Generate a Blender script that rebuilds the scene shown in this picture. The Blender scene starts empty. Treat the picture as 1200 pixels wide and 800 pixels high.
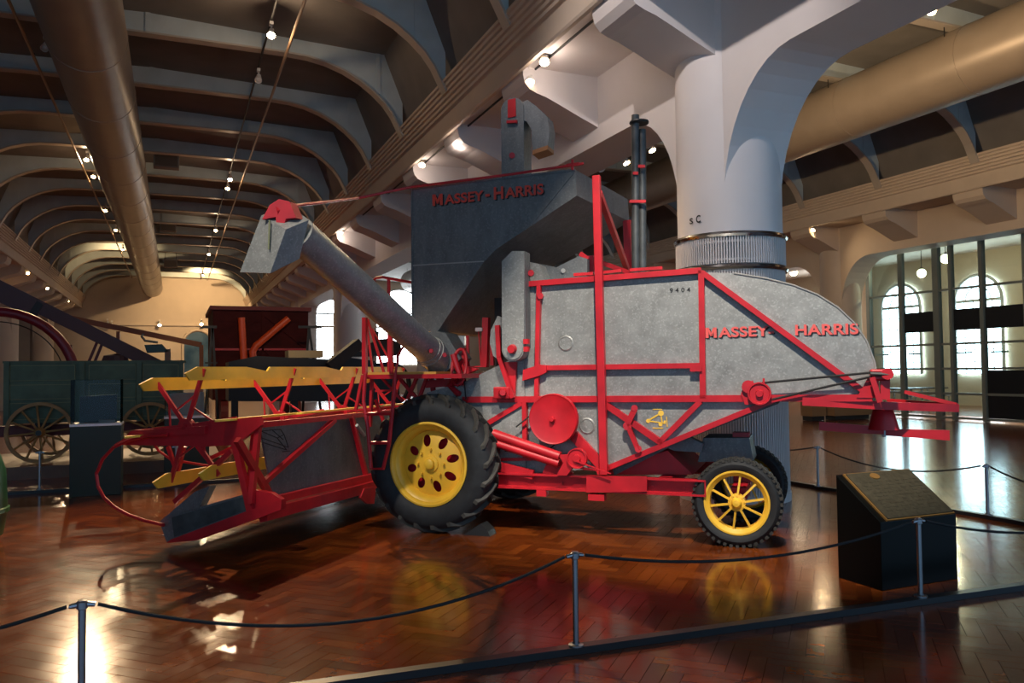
import bpy, bmesh, math, random
from mathutils import Vector, Matrix
random.seed(7)
SC = bpy.context.scene
COL = SC.collection
R = math.radians

# ------------------------------------------------------------------ camera
F_PX, YAW, PITCH, ROLL, CAM_H = 934.5, 0.4, 0.036, -0.011, 1.65
_f = Vector((math.sin(YAW)*math.cos(PITCH), math.cos(YAW)*math.cos(PITCH), math.sin(PITCH)))
_r0 = Vector((math.cos(YAW), -math.sin(YAW), 0)); _u0 = _r0.cross(_f)
_r = _r0*math.cos(ROLL) + _u0*math.sin(ROLL); _u = _u0*math.cos(ROLL) - _r0*math.sin(ROLL)
CAMP = Vector((0, 0, CAM_H))
cd = bpy.data.cameras.new('camera'); cam = bpy.data.objects.new('camera', cd); COL.objects.link(cam)
cd.sensor_width = 36; cd.lens = 36*F_PX/1200; cd.clip_end = 300
cam.matrix_world = Matrix.Translation(CAMP) @ Matrix((_r, _u, -_f)).transposed().to_4x4()
SC.camera = cam

# ------------------------------------------------------------------ world, exposure
SC.view_settings.view_transform = 'Standard'; SC.view_settings.look = 'None'
SC.view_settings.gamma = 1; SC.view_settings.use_curve_mapping = False
SC.view_settings.exposure = 0.0
wd = bpy.data.worlds.new('daylight'); SC.world = wd; wd.use_nodes = True
bg = wd.node_tree.nodes['Background']; bg.inputs[0].default_value = (.36, .65, 1, 1); bg.inputs[1].default_value = 1.05

WARM = (1.0, .70, .40); NEUT = (1.0, .90, .78)
def spot(loc, target, power, angle=40, blend=.5, color=NEUT, radius=.06, name='track_lamp_light'):
    l = bpy.data.lights.new(name, 'SPOT'); l.energy = power; l.spot_size = R(angle); l.spot_blend = blend
    l.color = color; l.shadow_soft_size = radius
    o = bpy.data.objects.new(name, l); COL.objects.link(o)
    o.location = loc; d = Vector(target) - Vector(loc); o.rotation_euler = d.to_track_quat('-Z', 'Y').to_euler()
    return o
def point(loc, power, color=WARM, radius=.1):
    l = bpy.data.lights.new('lamp_glow', 'POINT'); l.energy = power; l.color = color; l.shadow_soft_size = radius
    o = bpy.data.objects.new('lamp_glow', l); COL.objects.link(o); o.location = loc; return o

# ------------------------------------------------------------------ pixel to place (a pixel gives a direction only)
def ray(x, y): return _f + _r*((x-600)/F_PX) - _u*((y-400)/F_PX)
def on_z(x, y, z=0.0):
    d = ray(x, y); return CAMP + d*((z-CAM_H)/d.z)
def on_x(x, y, X):
    d = ray(x, y); return CAMP + d*(X/d.x)
def on_y(x, y, Y):
    d = ray(x, y); return CAMP + d*(Y/d.y)
# combine frame: U rearward along the machine, V across it away from its near side
MA = R(43); U = Vector((math.cos(MA), -math.sin(MA), 0)); V = Vector((math.sin(MA), math.cos(MA), 0))
U0, V0 = -2.2, 8.5                                 # base of the machine
def toloc(p): return Vector((p.dot(U)-U0, p.dot(V)-V0, p.z))
def L(u, v, w): return Vector((u-U0, v-V0, w))
def pv(x, y, v):                                   # pixel on the machine's lengthwise plane v
    d = ray(x, y); return toloc(CAMP + d*((v-CAMP.dot(V))/d.dot(V)))
def pu(x, y, u):                                   # pixel on the machine's crosswise plane u
    d = ray(x, y); return toloc(CAMP + d*((u-CAMP.dot(U))/d.dot(U)))
def pd(x, y, D): return toloc(CAMP + ray(x, y)*D)

# ------------------------------------------------------------------ materials
def mat(name, col, rough=.5, metal=0., noise=0., scale=8., emit=None, estr=0., bump=0., coat=0., col2=None, trans=0., alpha=1., spec=.5, stretch=(1,1,1), detail=6):
    m = bpy.data.materials.new(name); m.use_nodes = True; nt = m.node_tree; b = nt.nodes['Principled BSDF']
    b.inputs['Base Color'].default_value = (*col, 1); b.inputs['Roughness'].default_value = rough
    b.inputs['Metallic'].default_value = metal; b.inputs['Coat Weight'].default_value = coat; b.inputs['Coat Roughness'].default_value = .08
    b.inputs['Specular IOR Level'].default_value = spec
    b.inputs['Transmission Weight'].default_value = trans; b.inputs['Alpha'].default_value = alpha
    if emit: b.inputs['Emission Color'].default_value = (*emit, 1); b.inputs['Emission Strength'].default_value = estr
    if noise or bump or col2:
        tc = nt.nodes.new('ShaderNodeTexCoord'); mp = nt.nodes.new('ShaderNodeMapping'); mp.inputs['Scale'].default_value = stretch
        nz = nt.nodes.new('ShaderNodeTexNoise'); nz.inputs['Scale'].default_value = scale; nz.inputs['Detail'].default_value = detail
        nt.links.new(tc.outputs['Object'], mp.inputs[0]); nt.links.new(mp.outputs[0], nz.inputs['Vector'])
        if noise or col2:
            rp = nt.nodes.new('ShaderNodeValToRGB'); rp.color_ramp.elements[0].position = .32; rp.color_ramp.elements[1].position = .70
            c2 = col2 or tuple(min(1, c*(1+noise)) for c in col)
            c1 = col if col2 else tuple(c*(1-noise) for c in col)
            rp.color_ramp.elements[0].color = (*c1, 1); rp.color_ramp.elements[1].color = (*c2, 1)
            nt.links.new(nz.outputs[0], rp.inputs[0]); nt.links.new(rp.outputs[0], b.inputs['Base Color'])
        if bump:
            bp = nt.nodes.new('ShaderNodeBump'); bp.inputs['Strength'].default_value = bump; bp.inputs['Distance'].default_value = .02
            nt.links.new(nz.outputs[0], bp.inputs['Height']); nt.links.new(bp.outputs[0], b.inputs['Normal'])
    return m

def galv(name, base, streak=(1, 1, 1)):
    """galvanised sheet: spangle flecks (voronoi) over soft weathering (noise)"""
    m = bpy.data.materials.new(name); m.use_nodes = True; nt = m.node_tree; b = nt.nodes['Principled BSDF']; N = nt.nodes.new; K = nt.links.new
    tc = N('ShaderNodeTexCoord'); mp = N('ShaderNodeMapping'); mp.inputs['Scale'].default_value = streak
    K(tc.outputs['Object'], mp.inputs[0])
    vo = N('ShaderNodeTexVoronoi'); vo.inputs['Scale'].default_value = 70; K(tc.outputs['Object'], vo.inputs['Vector'])
    nz = N('ShaderNodeTexNoise'); nz.inputs['Scale'].default_value = 6.5; nz.inputs['Detail'].default_value = 10; nz.inputs['Roughness'].default_value = .75; K(mp.outputs[0], nz.inputs['Vector'])
    sp = N('ShaderNodeSeparateColor'); K(vo.outputs['Color'], sp.inputs[0])
    r1 = N('ShaderNodeValToRGB'); r1.color_ramp.elements[0].position = .28; r1.color_ramp.elements[1].position = .75
    r1.color_ramp.elements[0].color = (*[c*.62 for c in base], 1); r1.color_ramp.elements[1].color = (*[min(1, c*1.2) for c in base], 1)
    K(nz.outputs[0], r1.inputs[0])
    r2 = N('ShaderNodeValToRGB'); r2.color_ramp.elements[0].position = .72; r2.color_ramp.elements[1].position = 1.
    r2.color_ramp.elements[0].color = (0, 0, 0, 1); r2.color_ramp.elements[1].color = (.45, .45, .45, 1); K(sp.outputs[0], r2.inputs[0])
    mx = N('ShaderNodeMix'); mx.data_type = 'RGBA'; K(r2.outputs[0], mx.inputs['Factor']); K(r1.outputs[0], mx.inputs['A'])
    mx.inputs['B'].default_value = (*[min(1, c*1.5) for c in base], 1)
    K(mx.outputs['Result'], b.inputs['Base Color']); b.inputs['Metallic'].default_value = .35; b.inputs['Roughness'].default_value = .5
    return m

def wood_floor(name):
    m = bpy.data.materials.new(name); m.use_nodes = True; nt = m.node_tree; b = nt.nodes['Principled BSDF']; N = nt.nodes.new; K = nt.links.new
    oi = N('ShaderNodeObjectInfo'); ge = N('ShaderNodeNewGeometry'); ad = N('ShaderNodeMath'); ad.operation = 'ADD'; fr = N('ShaderNodeMath'); fr.operation = 'FRACT'
    K(oi.outputs['Random'], ad.inputs[0]); K(ge.outputs['Random Per Island'], ad.inputs[1]); K(ad.outputs[0], fr.inputs[0])
    rp = N('ShaderNodeValToRGB'); e = rp.color_ramp.elements
    e[0].color = (.10, .021, .0038, 1); e[1].color = (.215, .049, .0075, 1); e[1].position = 1
    k = e.new(.5); k.color = (.145, .032, .0055, 1); K(fr.outputs[0], rp.inputs[0])
    nz = N('ShaderNodeTexNoise'); nz.inputs['Scale'].default_value = 14; nz.inputs['Detail'].default_value = 5; K(ge.outputs['Position'], nz.inputs['Vector'])
    mx = N('ShaderNodeMix'); mx.data_type = 'RGBA'; mx.blend_type = 'MULTIPLY'; mx.inputs['Factor'].default_value = .5; K(rp.outputs[0], mx.inputs['A'])
    K(nz.outputs['Color'], mx.inputs['B']); mx.inputs['B'].default_value = (.5, .5, .5, 1)
    r2 = N('ShaderNodeValToRGB'); r2.color_ramp.elements[0].position = .3; r2.color_ramp.elements[0].color = (.55, .55, .55, 1); r2.color_ramp.elements[1].position = .7
    K(nz.outputs[0], r2.inputs[0]); K(r2.outputs[0], mx.inputs['B'])
    K(mx.outputs['Result'], b.inputs['Base Color'])
    n2 = N('ShaderNodeTexNoise'); n2.inputs['Scale'].default_value = 5.; n2.inputs['Detail'].default_value = 4; K(ge.outputs['Position'], n2.inputs['Vector'])
    mr = N('ShaderNodeMapRange'); mr.inputs['To Min'].default_value = .10; mr.inputs['To Max'].default_value = .21; K(n2.outputs[0], mr.inputs[0]); K(mr.outputs[0], b.inputs['Roughness'])
    bp = N('ShaderNodeBump'); bp.inputs['Strength'].default_value = .06; bp.inputs['Distance'].default_value = .02; K(n2.outputs[0], bp.inputs['Height']); K(bp.outputs[0], b.inputs['Normal'])
    b.inputs['Specular IOR Level'].default_value = .5
    return m

RED = mat('red_paint', (.47, .010, .018), .42, noise=.18, scale=5)
DRED = RED                                            # the whole machine wears one red; shade comes from the light
YEL = mat('yellow_paint', (.86, .50, .04), .42, noise=.12, scale=4)
GALV = galv('galvanised_sheet', (.31, .315, .30))
BLUEG = galv('weathered_galvanised_sheet', (.155, .165, .17), (1, 1, .35))
AUGER = GALV
SEAM = mat('sheet_seam', (.36, .36, .34), .5, .4)
RUB = mat('black_rubber', (.014, .016, .018), .72, noise=.3, scale=12, bump=.15)
LUGM = mat('worn_rubber_tread', (.035, .033, .028), .7, noise=.4, scale=10)
BLK = mat('black_iron', (.012, .013, .014), .5)
BELT = mat('black_belt', (.012, .012, .012), .7)
CHROME = mat('chrome', (.62, .62, .63), .16, 1.)
STEEL = mat('brushed_steel', (.33, .34, .36), .3, .9)
LETR = mat('red_lettering', (.66, .06, .035), .5)
LETP = mat('pinkish_red_lettering', (.70, .10, .09), .5)
LETB = mat('black_lettering', (.008, .008, .009), .6)
LETY = mat('yellow_lettering', (.80, .50, .06), .5)
PLAST = mat('cream_plaster', (.60, .50, .40), .8, noise=.04, scale=1.2)
CREAM = mat('cream_cornice_paint', (.60, .50, .40), .7, noise=.04, scale=2)
WHITE = mat('white_column_paint', (.74, .70, .68), .6, noise=.03, scale=1.5)
TEAL = mat('grey_teal_steel_paint', (.52, .60, .61), .65, noise=.08, scale=2)
CEILD = mat('brown_grey_ceiling_board', (.20, .185, .17), .85, noise=.1, scale=1.5)
FLANGE = mat('pale_flange_paint', (.45, .40, .34), .42)
BRASS = mat('brass_conduit', (.38, .25, .15), .42)
DUCT = mat('duct_paint', (.27, .22, .175), .38, .2, noise=.06, scale=2)
BULB = mat('lit_bulb', (1, .85, .6), .4, emit=(1, .66, .30), estr=60)
BULBW = mat('lit_globe', (1, .9, .7), .4, emit=(1, .80, .5), estr=14)
LAMPW = mat('white_lamp_enamel', (.75, .72, .68), .4)
GLASSW = mat('daylight_window_glass', (.9, .95, 1), .3, emit=(.86, .95, 1), estr=13.0)
FRAMEW = mat('white_window_bars', (.55, .56, .55), .5)
MULL = mat('grey_green_mullion', (.20, .24, .24), .4, .3)
NAVY = mat('dark_navy_panel', (.008, .012, .018), .35)
WOOD = wood_floor('red_brown_parquet')
def clear_glass(name, tint=(.8, .9, .92), amt=.4):
    m = bpy.data.materials.new(name); m.use_nodes = True; nt = m.node_tree; N = nt.nodes.new; K = nt.links.new
    nt.nodes.remove(nt.nodes['Principled BSDF']); out = nt.nodes['Material Output']
    t = N('ShaderNodeBsdfTransparent'); t.inputs[0].default_value = (*tint, 1); g = N('ShaderNodeBsdfGlossy'); g.inputs[0].default_value = (amt, amt, amt, 1); g.inputs['Roughness'].default_value = .03
    fz = N('ShaderNodeFresnel'); fz.inputs[0].default_value = 1.45; mx = N('ShaderNodeMixShader')
    K(fz.outputs[0], mx.inputs[0]); K(t.outputs[0], mx.inputs[1]); K(g.outputs[0], mx.inputs[2]); K(mx.outputs[0], out.inputs[0]); return m
GLASS = clear_glass('clear_glass', (.72, .86, .88)); ACRYL = clear_glass('acrylic', (.93, .95, .95), .12)

# ------------------------------------------------------------------ mesh builder
class MB:
    def __init__(s): s.v = []; s.f = []
    def add(s, vs, fs):
        o = len(s.v); s.v += [Vector(v) for v in vs]; s.f += [tuple(i+o for i in f) for f in fs]; return s
    def box(s, c, size, M=None):
        hx, hy, hz = [k/2 for k in size]; c = Vector(c)
        vs = [Vector((x*hx, y*hy, z*hz)) for z in (-1, 1) for y in (-1, 1) for x in (-1, 1)]
        if M: vs = [M @ v for v in vs]
        return s.add([c+v for v in vs], [(0, 2, 3, 1), (4, 5, 7, 6), (0, 1, 5, 4), (2, 6, 7, 3), (0, 4, 6, 2), (1, 3, 7, 5)])
    def box2(s, a, b):
        a = Vector(a); b = Vector(b); return s.box((a+b)/2, [abs(k) for k in (b-a)])
    def bar(s, p, q, w, h=None, up=(0, 1, 0)):       # w along 'up x dir', h along up
        p = Vector(p); q = Vector(q); h = h or w; d = q-p; ln = d.length; d.normalize(); up = Vector(up)
        if abs(d.dot(up)) > .97: up = Vector((1, 0, 0)) if abs(d.x) < .9 else Vector((0, 0, 1))
        a = d.cross(up).normalized(); b = a.cross(d).normalized()
        return s.box((p+q)/2, (ln, w, h), Matrix((d, a, b)).transposed())
    def prism(s, poly, vec, poly2=None):
        vec = Vector(vec); n = len(poly); A = [Vector(p) for p in poly]; B = [Vector(p) for p in poly2] if poly2 else [p+vec for p in A]
        return s.add(A+B, [tuple(range(n-1, -1, -1)), tuple(range(n, 2*n))]+[(i, (i+1) % n, n+(i+1) % n, n+i) for i in range(n)])
    def tube(s, p, q, r, r2=None, n=12, caps=True):
        p = Vector(p); q = Vector(q); r2 = r if r2 is None else r2; d = (q-p).normalized()
        a = d.orthogonal().normalized(); b = d.cross(a)
        vs = [p+(a*math.cos(t)+b*math.sin(t))*r for t in [2*math.pi*i/n for i in range(n)]]+[q+(a*math.cos(t)+b*math.sin(t))*r2 for t in [2*math.pi*i/n for i in range(n)]]
        fs = [(i, (i+1) % n, n+(i+1) % n, n+i) for i in range(n)]
        if caps: fs += [tuple(range(n-1, -1, -1)), tuple(range(n, 2*n))]
        return s.add(vs, fs)
    def path(s, pts, r, n=8, closed=False):
        P = [Vector(p) for p in pts]; m = len(P); vs = []; fs = []; a = None
        for i in range(m):
            if closed: d = P[(i+1) % m]-P[i-1]
            else: d = P[min(i+1, m-1)]-P[max(i-1, 0)]
            d.normalize()
            a = d.orthogonal().normalized() if a is None else (a-d*a.dot(d)).normalized()
            b = d.cross(a); vs += [P[i]+(a*math.cos(2*math.pi*k/n)+b*math.sin(2*math.pi*k/n))*r for k in range(n)]
        for i in range(m if closed else m-1):
            j = (i+1) % m
            fs += [(i*n+k, i*n+(k+1) % n, j*n+(k+1) % n, j*n+k) for k in range(n)]
        if not closed: fs += [tuple(range(n-1, -1, -1)), tuple(range((m-1)*n, m*n))]
        return s.add(vs, fs)
    def lathe(s, prof, c, axis, n=32, closed=False):  # prof: (radius, along)
        c = Vector(c); d = Vector(axis).normalized(); a = d.orthogonal().normalized(); b = d.cross(a); m = len(prof); vs = []; fs = []
        for r, z in prof:
            vs += [c+d*z+(a*math.cos(2*math.pi*k/n)+b*math.sin(2*math.pi*k/n))*max(r, 1e-4) for k in range(n)]
        for i in range(m if closed else m-1):
            j = (i+1) % m
            fs += [(i*n+k, i*n+(k+1) % n, j*n+(k+1) % n, j*n+k) for k in range(n)]
        return s.add(vs, fs)
    def build(s, name, m, parent=None, origin=(0, 0, 0), smooth=False, bevel=0.):
        me = bpy.data.meshes.new(name); o = Vector(origin)
        me.from_pydata([tuple(v-o) for v in s.v], [], s.f)
        bm = bmesh.new(); bm.from_mesh(me); bmesh.ops.recalc_face_normals(bm, faces=bm.faces)
        bm.to_mesh(me); bm.free()
        me.materials.append(m)
        if smooth:
            for p in me.polygons: p.use_smooth = True
            me.set_sharp_from_angle(angle=R(38))
        ob = bpy.data.objects.new(name, me); COL.objects.link(ob)
        if parent: ob.parent = parent
        else: ob.location = o
        if bevel:
            md = ob.modifiers.new('bevel', 'BEVEL'); md.width = bevel; md.segments = 2; md.limit_method = 'ANGLE'
        return ob
def tag(o, label=None, cat=None, group=None, kind=None):
    for k, v in (('label', label), ('category', cat), ('group', group), ('kind', kind)):
        if v: o[k] = v
    return o
def empty(name, loc, label, cat, group=None, rz=0.):
    o = bpy.data.objects.new(name, None); COL.objects.link(o); o.location = loc; o.rotation_euler = (0, 0, rz); o.empty_display_size = .2
    return tag(o, label, cat, group)
def struct(o): o['kind'] = 'structure'; return o
def copy_tree(o, parent=None):
    c = o.copy(); COL.objects.link(c); c.parent = parent
    for ch in o.children: copy_tree(ch, c)
    return c
def text_mesh(name, body, m, parent, p0, ex, ey, en, width, height, depth=.004, bold=.02, squeeze=1.):
    """lettering fitted into width x height at p0 (lower left), along ex, up ey, out en"""
    if body == 'M':                                   # block capital drawn by hand
        ex = Vector(ex).normalized()*width; ey = Vector(ey).normalized()*height; en = Vector(en).normalized(); p0 = Vector(p0); mb = MB()
        for q in (((0, 0), (.27, 0), (.27, 1), (0, 1)), ((.73, 0), (1, 0), (1, 1), (.73, 1)), ((.15, 1), (.42, .15), (.58, .15), (.5, .5), (.30, 1)), ((.85, 1), (.70, 1), (.5, .5), (.42, .15), (.58, .15))):
            mb.prism([p0+ex*a+ey*b for a, b in q], en*depth)
        return mb.build(name, m, parent)
    cu = bpy.data.curves.new(name, 'FONT'); cu.body = body; cu.extrude = .02; cu.offset = bold; cu.size = 1; cu.space_character = 1.05
    ob = bpy.data.objects.new(name+'_curve', cu); COL.objects.link(ob)
    dg = bpy.context.evaluated_depsgraph_get(); me = bpy.data.meshes.new_from_object(ob.evaluated_get(dg))
    bpy.data.objects.remove(ob)
    xs = [v.co.x for v in me.vertices]; ys = [v.co.y for v in me.vertices]; x0, x1, y0, y1 = min(xs), max(xs), min(ys), max(ys)
    ex = Vector(ex).normalized(); ey = Vector(ey).normalized(); en = Vector(en).normalized(); p0 = Vector(p0)
    for v in me.vertices:
        v.co = p0+ex*((v.co.x-x0)/(x1-x0)*width)+ey*((v.co.y-y0)/(y1-y0)*height)+en*(v.co.z/.02*depth)
    me.materials.clear(); me.materials.append(m)
    o = bpy.data.objects.new(name, me); COL.objects.link(o)
    if parent: o.parent = parent
    return o
# ------------------------------------------------------------------ lamps that light the hall (each has its fixture below)
RIBS = [14.02+3.05*k for k in range(-6, 16)]
def ahead(p, t, d=.22): return Vector(p)+(Vector(t)-Vector(p)).normalized()*d     # the light leaves the lamp's mouth
def lamp_spot(p, t, *a): return spot(ahead(p, t), t, *a)
# lamps further along the same two tracks, over the visitors' heads and above the frame
lamp_spot((1.65, 2.2, 7.8), (4.7, 6.3, 1.5), 3900, 36, .5, NEUT, .05, 'flank_lamp_offscreen')
lamp_spot((-2.5, 3.0, 7.8), (2.4, 7.6, .7), 2000, 24, .7, NEUT, .05, 'wheel_lamp_offscreen')
lamp_spot((-2.5, 4.2, 7.8), (1.0, 9.6, 1.65), 3600, 22, .7, NEUT, .05, 'reel_lamp_offscreen')
lamp_spot((1.65, 6.0, 7.8), (6.6, 8.6, 4.6), 650, 66, .7, (1, .87, .82), .06, 'column_lamp_offscreen')
lamp_spot((1.65, 9.0, 7.8), (2.3, 24., 2.4), 1300, 24, .6, WARM, .06, 'thresher_lamp_offscreen')
# the lit lamps in the picture
lamp_spot((1.65, 15.39, 8.06), (1.2, 8.6, .6), 4500, 50, .6, WARM, .06)         # behind the header
lamp_spot((5.0, 11.12, 6.16), (3.6, 6.4, 0), 900, 70, .6, WARM)
lamp_spot((5.0, 14.62, 6.19), (5.4, 8.0, 4.5), 700, 80, .6, WARM)
lamp_spot((-2.5, 27.26, 8.25), (-1.4, 14.5, .8), 2400, 60, .7, WARM)            # towards the wagon
for xx, yy, pw in ((1.65, 27.48, 900), (1.65, 37.57, 900), (1.65, 45.27, 1500), (-2.5, 29.49, 700), (-2.5, 40.3, 700)): lamp_spot((xx, yy, 8.06 if xx > 0 else 8.26), (xx*.5, yy-5, 0), pw, 110, .8, WARM)
lamp_spot((1.65, 55.1, 8.06), (2.0, 61.3, 5.5), 1900, 120, .8, (1, .66, .33)); lamp_spot((-2.5, 45.49, 8.14), (-3, 61.3, 4.5), 500, 120, .8, (1, .66, .33))
for yy in (41.14, 55.58): lamp_spot((-6.1, yy, 6.2), (-7, yy-4, 1), 300, 120, .8, WARM)
lamp_spot((8.25, 12.63, 5.82), (13, 13, 5), 1000, 140, .8, WARM); lamp_spot((19.3, 20.3, 6.17), (19, 15, 2), 160, 150, .8, WARM)
lamp_spot((10.22, 8.2, 6.89), (14.2, 10.5, 6.0), 450, 150, .8, WARM)            # lamp above the far duct
# spill of the bare bulbs on ribs, cornice and flat ceiling, at the mouths of lit lamps in the picture
for p, pw in (((1.65, 15.39, 8.06), 42), ((1.65, 27.48, 8.06), 26), ((1.65, 37.57, 8.06), 26), ((1.65, 45.27, 8.06), 30), ((-2.5, 27.26, 8.25), 20)): point(ahead(p, Vector(p)+Vector((-.15, -.75, -1))), pw, (1, .70, .45), .05)
for p, pw in (((5.0, 10.48, 6.24), 13), ((5.0, 14.47, 6.14), 8), ((5.0, 16.78, 6.24), 7), ((5.0, 26.07, 6.28), 9)): point(ahead(p, Vector(p)+Vector((-.3, -.6, -1)), .3), pw, (1, .80, .68), .05)
for p in ((25.5, 21.22, 4.85), (24., 19.02, 5.03)): point(p, 300, WARM, .1)     # under the two globes beyond the glass

# ------------------------------------------------------------------ floor: herringbone parquet
floor = struct(MB().box2((-32, -6, -.12), (44, 66, -.006)).build('floor', WOOD))
def herringbone():
    w, n = .10, 4; g = .0007; near = []; rest = MB(); c45 = math.cos(R(45))
    prof = bpy.data.meshes.new('parquet_block')
    def blk(lx, ly):
        b = .0009
        return ([(-lx, -ly, -.0055), (lx, -ly, -.0055), (lx, ly, -.0055), (-lx, ly, -.0055), (-lx+b, -ly+b, 0), (lx-b, -ly+b, 0), (lx-b, ly-b, 0), (-lx+b, ly-b, 0)],
                [(4, 5, 6, 7), (0, 1, 5, 4), (1, 2, 6, 5), (2, 3, 7, 6), (3, 0, 4, 7)])
    hv, hf = blk(n*w/2-g, w/2-g); prof.from_pydata(hv, [], hf); prof.materials.append(WOOD)
    items = []
    for i in range(-330, 330):
        for k in range(-40, 40):
            for ver in (0, 1):
                if ver == 0: cx, cy = i+k*2*n+n/2, i+.5
                else: cx, cy = i+n+k*2*n+.5, i+1-n/2
                x = (cx-cy)*w*c45; y = (cx+cy)*w*c45
                if not (-7 < x < 13.5 and 2.2 < y < 15.5): continue
                d = Vector((x, y, 0))-CAMP; z = d.dot(_f)
                if z < 1: continue
                px = 600+F_PX*d.dot(_r)/z; py = 400-F_PX*d.dot(_u)/z
                if px < -120 or px > 1320 or py > 900: continue
                ang = R(45) if ver == 0 else R(135)
                items.append((z, x, y, ang, 15 < px < 1185 and py < 796))
    items.sort()
    cnt = 0
    for z, x, y, a, vis in items:
        if vis and cnt < 300:
            o = bpy.data.objects.new('parquet_block', prof); COL.objects.link(o); o.parent = floor; o.location = (x, y, random.uniform(-.0004, 0)); o.rotation_euler = (0, 0, a); cnt += 1
        else:
            M = Matrix.Rotation(a, 3, 'Z'); dz = random.uniform(-.0006, 0)
            rest.add([M @ Vector(v)+Vector((x, y, dz)) for v in hv], hf)
    o = rest.build('parquet_blocks', WOOD, floor); o['kind'] = 'stuff'
herringbone()

# ------------------------------------------------------------------ columns rows, flat bays, vaults
ROWS = (-7.64, 6.6, 20.84)
Y0, Y1 = -6., 61.3
ZC = 6.28
def cornice(name, row, side):
    """stepped fluted cornice hanging at the lip of a vault; side -1: left of the row"""
    pr = [(2.05, 7.04), (2.05, 6.985)]
    for k in range(5):                                   # five rounded flutes
        t0 = k/5; xa = 2.04-.17*t0; za = 6.985-.40*t0; xb = 2.04-.17*(t0+.2); zb = 6.985-.40*(t0+.2)
        pr += [(xa-.03, za-.012), (xa-.035, za-.05), (xb+.012, zb+.022), (xb+.012, zb)]
    pr += [(1.84, 6.575), (1.82, 6.56), (1.82, 6.235), (1.80, 6.20), (1.74, 6.20), (1.70, 6.30), (1.10, 6.30), (1.10, 7.04)]
    P = [(row+side*a, Y0, z) for a, z in pr]
    return struct(MB().prism(P, (0, Y1-Y0, 0)).build(name, CREAM))
t = 1
for row in ROWS:
    for sd in (-1, 1):
        if (row, sd) == (ROWS[2], 1): continue
        cornice('trim_%d' % t, row, sd); t += 1
for i, row in enumerate(ROWS):
    struct(MB().box2((row-1.8, Y0, ZC), (row+(1.8 if i < 2 else 12), Y1, ZC+.15)).build('ceiling', WHITE if i == 1 else PLAST))

def arcade(name, row, m, y_first=8.35-12.2, n=6):
    """solid arcade wall with rounded openings between the columns"""
    x0, x1 = row-.44, row+.44; hw = .46
    wall = None
    for k in range(n):
        ya = y_first+12.2*k; yb = ya+12.2
        poly = [(x0, ya, ZC), (x0, ya, 3.6), (x0, ya+hw, 3.5), (x0, ya+hw, 3.6)]
        a, b = 1.2, 1.62; ca = ya+hw+a; cb = yb-hw-a
        poly += [(x0, ca-a*math.cos(t), 3.6+b*math.sin(t)) for t in [R(90)*i/10 for i in range(1, 11)]]
        poly += [(x0, cb+a*math.sin(t), 3.6+b*math.cos(t)) for t in [R(90)*i/10 for i in range(0, 11)]]
        poly += [(x0, yb-hw, 3.5), (x0, yb, 3.6), (x0, yb, ZC)]
        mb = MB()
        # strip between arch curve and the top edge, so faces stay well shaped
        low = poly[2:-2]
        vs = []; fs = []
        for x in (x0, x1):
            for p in low: vs.append((x, p[1], p[2]))
            for p in low: vs.append((x, p[1], ZC))
        q = len(low)
        for s in (0, 1):
            o = s*2*q
            for i in range(q-1):
                f = (o+i, o+i+1, o+q+i+1, o+q+i); fs.append(f if s else f[::-1])
        for i in range(q-1): fs.append((i, i+1, 2*q+i+1, 2*q+i))
        mb.add(vs, fs)
        # shoulders above the columns
        mb.box2((x0, ya, 3.6), (x1, ya+hw, ZC)); mb.box2((x0, yb-hw, 3.6), (x1, yb, ZC))
        # picture moulding around the opening, a slightly proud edge
        o = mb.build('arch_bay' if wall else name, m, wall, smooth=False)
        if not wall: wall = struct(o)
    return wall
arcade('wall_arcade_left', ROWS[0], PLAST); arcade('wall_arcade_middle', ROWS[1], WHITE); arcade('wall_arcade_right', ROWS[2], PLAST)

def cross_beams(row, sides, m):
    pr = [(.40, ZC), (.40, 5.46), (.75, 5.60), (1.15, 5.77), (1.35, 5.85), (1.50, 5.89), (1.62, 5.94), (1.70, 6.03), (1.73, 6.15), (1.73, ZC)]
    first = None; me = None
    for sd in sides:
        me = None
        for k in range(-4, 17):
            y = 7.92+3.05*k
            if me is None:
                o = MB().prism([(sd*a, 0, z) for a, z in pr], (0, .86, 0)).build('ceiling_beam', m); me = o.data
            else:
                o = bpy.data.objects.new('ceiling_beam', me); COL.objects.link(o)
            o.location = (row, y, 0); struct(o)
cross_beams(ROWS[0], (1,), PLAST); cross_beams(ROWS[1], (-1, 1), WHITE); cross_beams(ROWS[2], (-1, 1), PLAST)

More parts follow.
